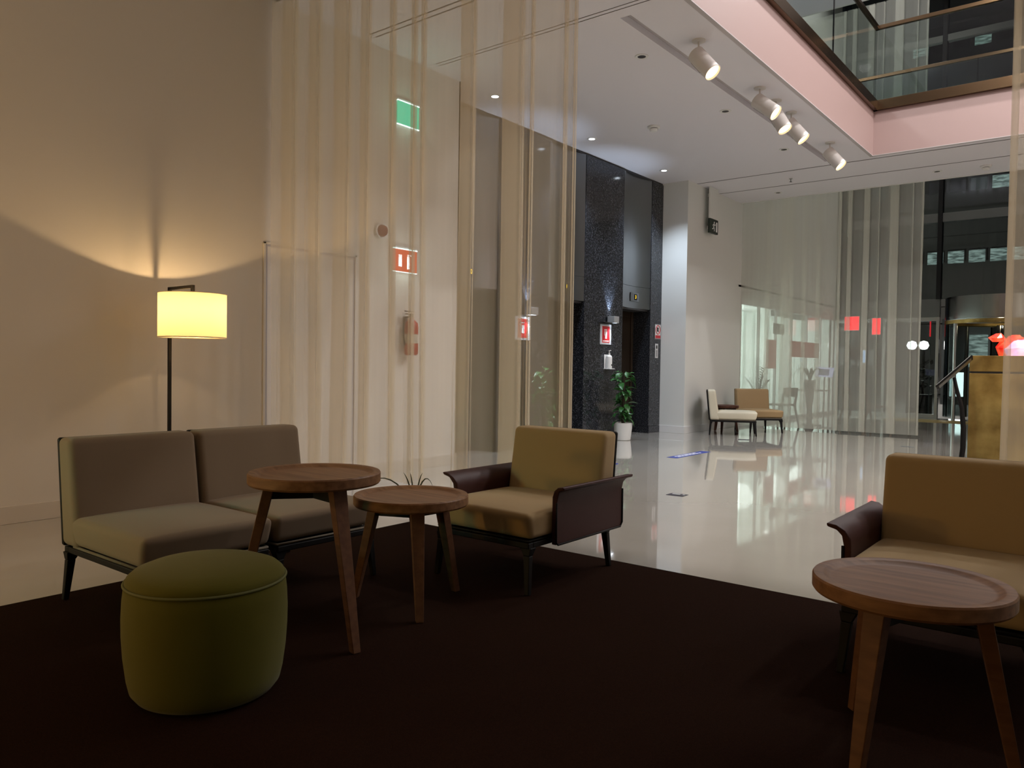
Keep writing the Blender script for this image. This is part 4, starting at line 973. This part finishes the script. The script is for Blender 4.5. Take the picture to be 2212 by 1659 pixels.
# red posters and boards in the side room
def board(label, y0, y1, z0, z1, mt, x=XC + 0.004, cat='poster'):
    t = MB().box(x, x + 0.012, y0, y1, z0, z1).build('poster', mt); return tag(t, label, cat)
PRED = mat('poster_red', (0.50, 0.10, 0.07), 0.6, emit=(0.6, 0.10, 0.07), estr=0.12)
board('upright faded red poster on the side room glass, nearer one', 16.9, 17.5, 1.2, 1.84, PRED)
board('wide faded red poster on the side room glass, farther one', 18.5, 20.6, 1.48, 1.86, PRED)
board('small grey notice above the red posters on the side room glass', 17.3, 18.0, 1.98, 2.22, mat('notice_grey', (0.25, 0.25, 0.26), 0.6))
t = thing('side_room_downlight', 'bright downlight in the side room seen through the facade curtain', 'downlight', (-6.9, 19.0, 2.858))
MB().lathe([(0, 0), (0.10, 0), (0.10, -0.012), (0, -0.014)], 24).build('lens', ELAMP, t)
curtain('sheer_curtain', 'white pleated curtain inside the bright side room', (-6.9, 15.6), (-6.9, 21.7), 0.02, 2.5,
        [(i * 0.42, i * 0.42 + 0.12) for i in range(14)], sheer('sheer_white', (0.9, 0.95, 0.92), 0.55), ripple=0.03, seed=31, nz=4)
# red lit signs hanging inside the facade
def lit_sign(label, x0, x1, z0, z1, y, mt, name='lit_sign'):
    t = thing(name, label, 'sign', ((x0 + x1) / 2, y, z0))
    w_, h_ = (x1 - x0) / 2, z1 - z0
    MB().box(-w_, w_, 0, 0.04, 0, h_).build('frame', WHITEP, t, bevel=0.004); MB().box(-0.012, 0.012, 0.01, 0.034, *((h_, 2.55 - z0) if y < 22 else (-z0 - 0.05, 0))).build('bracket', STEELF, t); MB().box(-w_ + 0.01, w_ - 0.01, -0.004, -0.0005, 0.01, h_ - 0.01).build('face', mt, t)
lit_sign('square glowing red sign behind the facade curtain, left one', -5.98, -5.60, 2.24, 2.62, 21.9, EREDS)
lit_sign('upright glowing red sign behind the facade curtain, right one', -5.29, -5.07, 2.12, 2.56, 21.9, EREDS)
lit_sign('thin vertical red neon sign left of the revolving door', -4.17, -4.12, 2.1, 2.62, 23.2, EREDS)
lit_sign('small blue lit screen under the red signs behind the facade curtain', -5.50, -5.42, 1.38, 1.72, 21.9, EBLUE)

# ------------------------------------------------------------------ outside
struct(MB().box(-60, 40, 22.2, 80, -0.25, -0.05).build('ground', mat('asphalt', (0.05, 0.05, 0.05), 0.6, noise=(3, (0.07, 0.07, 0.068), (1, 1, 1), 3))))
bld = thing('office_building', 'dark office building across the street with rows of lit windows', 'building', (-8, 45, 0))
BW = mat('building_wall', (0.10, 0.10, 0.095), 0.8)
MB().box(-14, 14, 0.3, 10, 0, 26).build('wall', BW, bld)
for k_ in range(6):
    MB().box(-14, 14, 0.0, 0.3, 0.9 + k_ * 3.6 + (0 if k_ else 3.0), 3.15 + k_ * 3.6 + (0.5 if k_ == 0 else 0)).build('spandrel', BW, bld)
rnd = random.Random(9)
lit = [(-0.28, 0.42), (0.76, 1.15), (1.55, 2.36), (2.45, 3.15)]
for row in range(1, 6):
    zc = 3.4 + row * 3.6 - 0.02
    for k_ in range(-10, 12):
        x = -0.30 + k_ * 0.93
        on_ = (row == 1 and k_ in (0, 1, 2, 3, 4)) or (row == 2 and k_ in (3,)) or (row > 3 and rnd.random() < 0.15)
        f_ = MB().box(x, x + 0.80, 0.02, 0.08, zc - 0.35, zc + 0.35).build('window', CEILDARK, bld)
        MB().box(x + 0.04, x + 0.76, -0.01, 0.018, zc - 0.31, zc + 0.31).build('pane', EWIN if on_ else EWIN2 if rnd.random() < 0.25 else GLASSD, f_)
def globe(x, y, z, label):
    t = thing('street_lamp', label, 'street lamp', (x, y, -0.05), 0, 'white globe lamps outside the entrance')
    MB().cyl((0, 0, 0), (0, 0, z - 0.1), 0.04, n=12).build('pole', BLACK, t, smooth='auto')
    MB().lathe([(0.0001, z - 0.14), (0.10, z - 0.10), (0.15, z), (0.11, z + 0.11), (0.0001, z + 0.15)], 20).build('globe', ELAMP, t, smooth=True)
globe(-5.25, 26.6, 2.02, 'white globe street lamp outside, left of the pair'); globe(-4.92, 26.6, 2.02, 'white globe street lamp outside, right of the pair')
t = thing('shop_window', 'bright lit shop window outside behind the revolving door', 'shop window', (-5.2, 33, -0.05))
MB().box(-0.3, 1.3, 0, 0.2, 0, 3.2).build('frame', STEELF, t); MB().box(0.0, 0.55, -0.02, -0.004, 0.3, 1.2).build('pane', ELAMP, t); MB().box(0.6, 1.2, -0.02, -0.004, 1.4, 2.6).build('pane', EWIN, t)
def bush(x, y, label, seed):
    t = thing('potted_shrub', label, 'plant', (x, y, -0.05)); MB().box(-0.28, 0.28, -0.28, 0.28, 0, 0.6).build('planter', BLACK, t, bevel=0.01)
    r_ = random.Random(seed)
    MB().cyl((0, 0, 0.6), (0, 0, 1.0), 0.03, n=8).build('stem', LEAFD, t)
    for _ in range(70):
        a = r_.uniform(0, 6.28); u_ = r_.uniform(0, 1); put_leaf(ZL, t, (0.3 * u_ * math.cos(a), 0.3 * u_ * math.sin(a), 0.75 + r_.uniform(0, 0.75)), a, r_.uniform(-.5, .9), 1.8)
bush(-4.45, 23.6, 'leafy shrub in a square planter outside, left of the revolving door', 3)
bush(-2.5, 25.5, 'leafy shrub in a square planter outside behind the revolving door', 5)
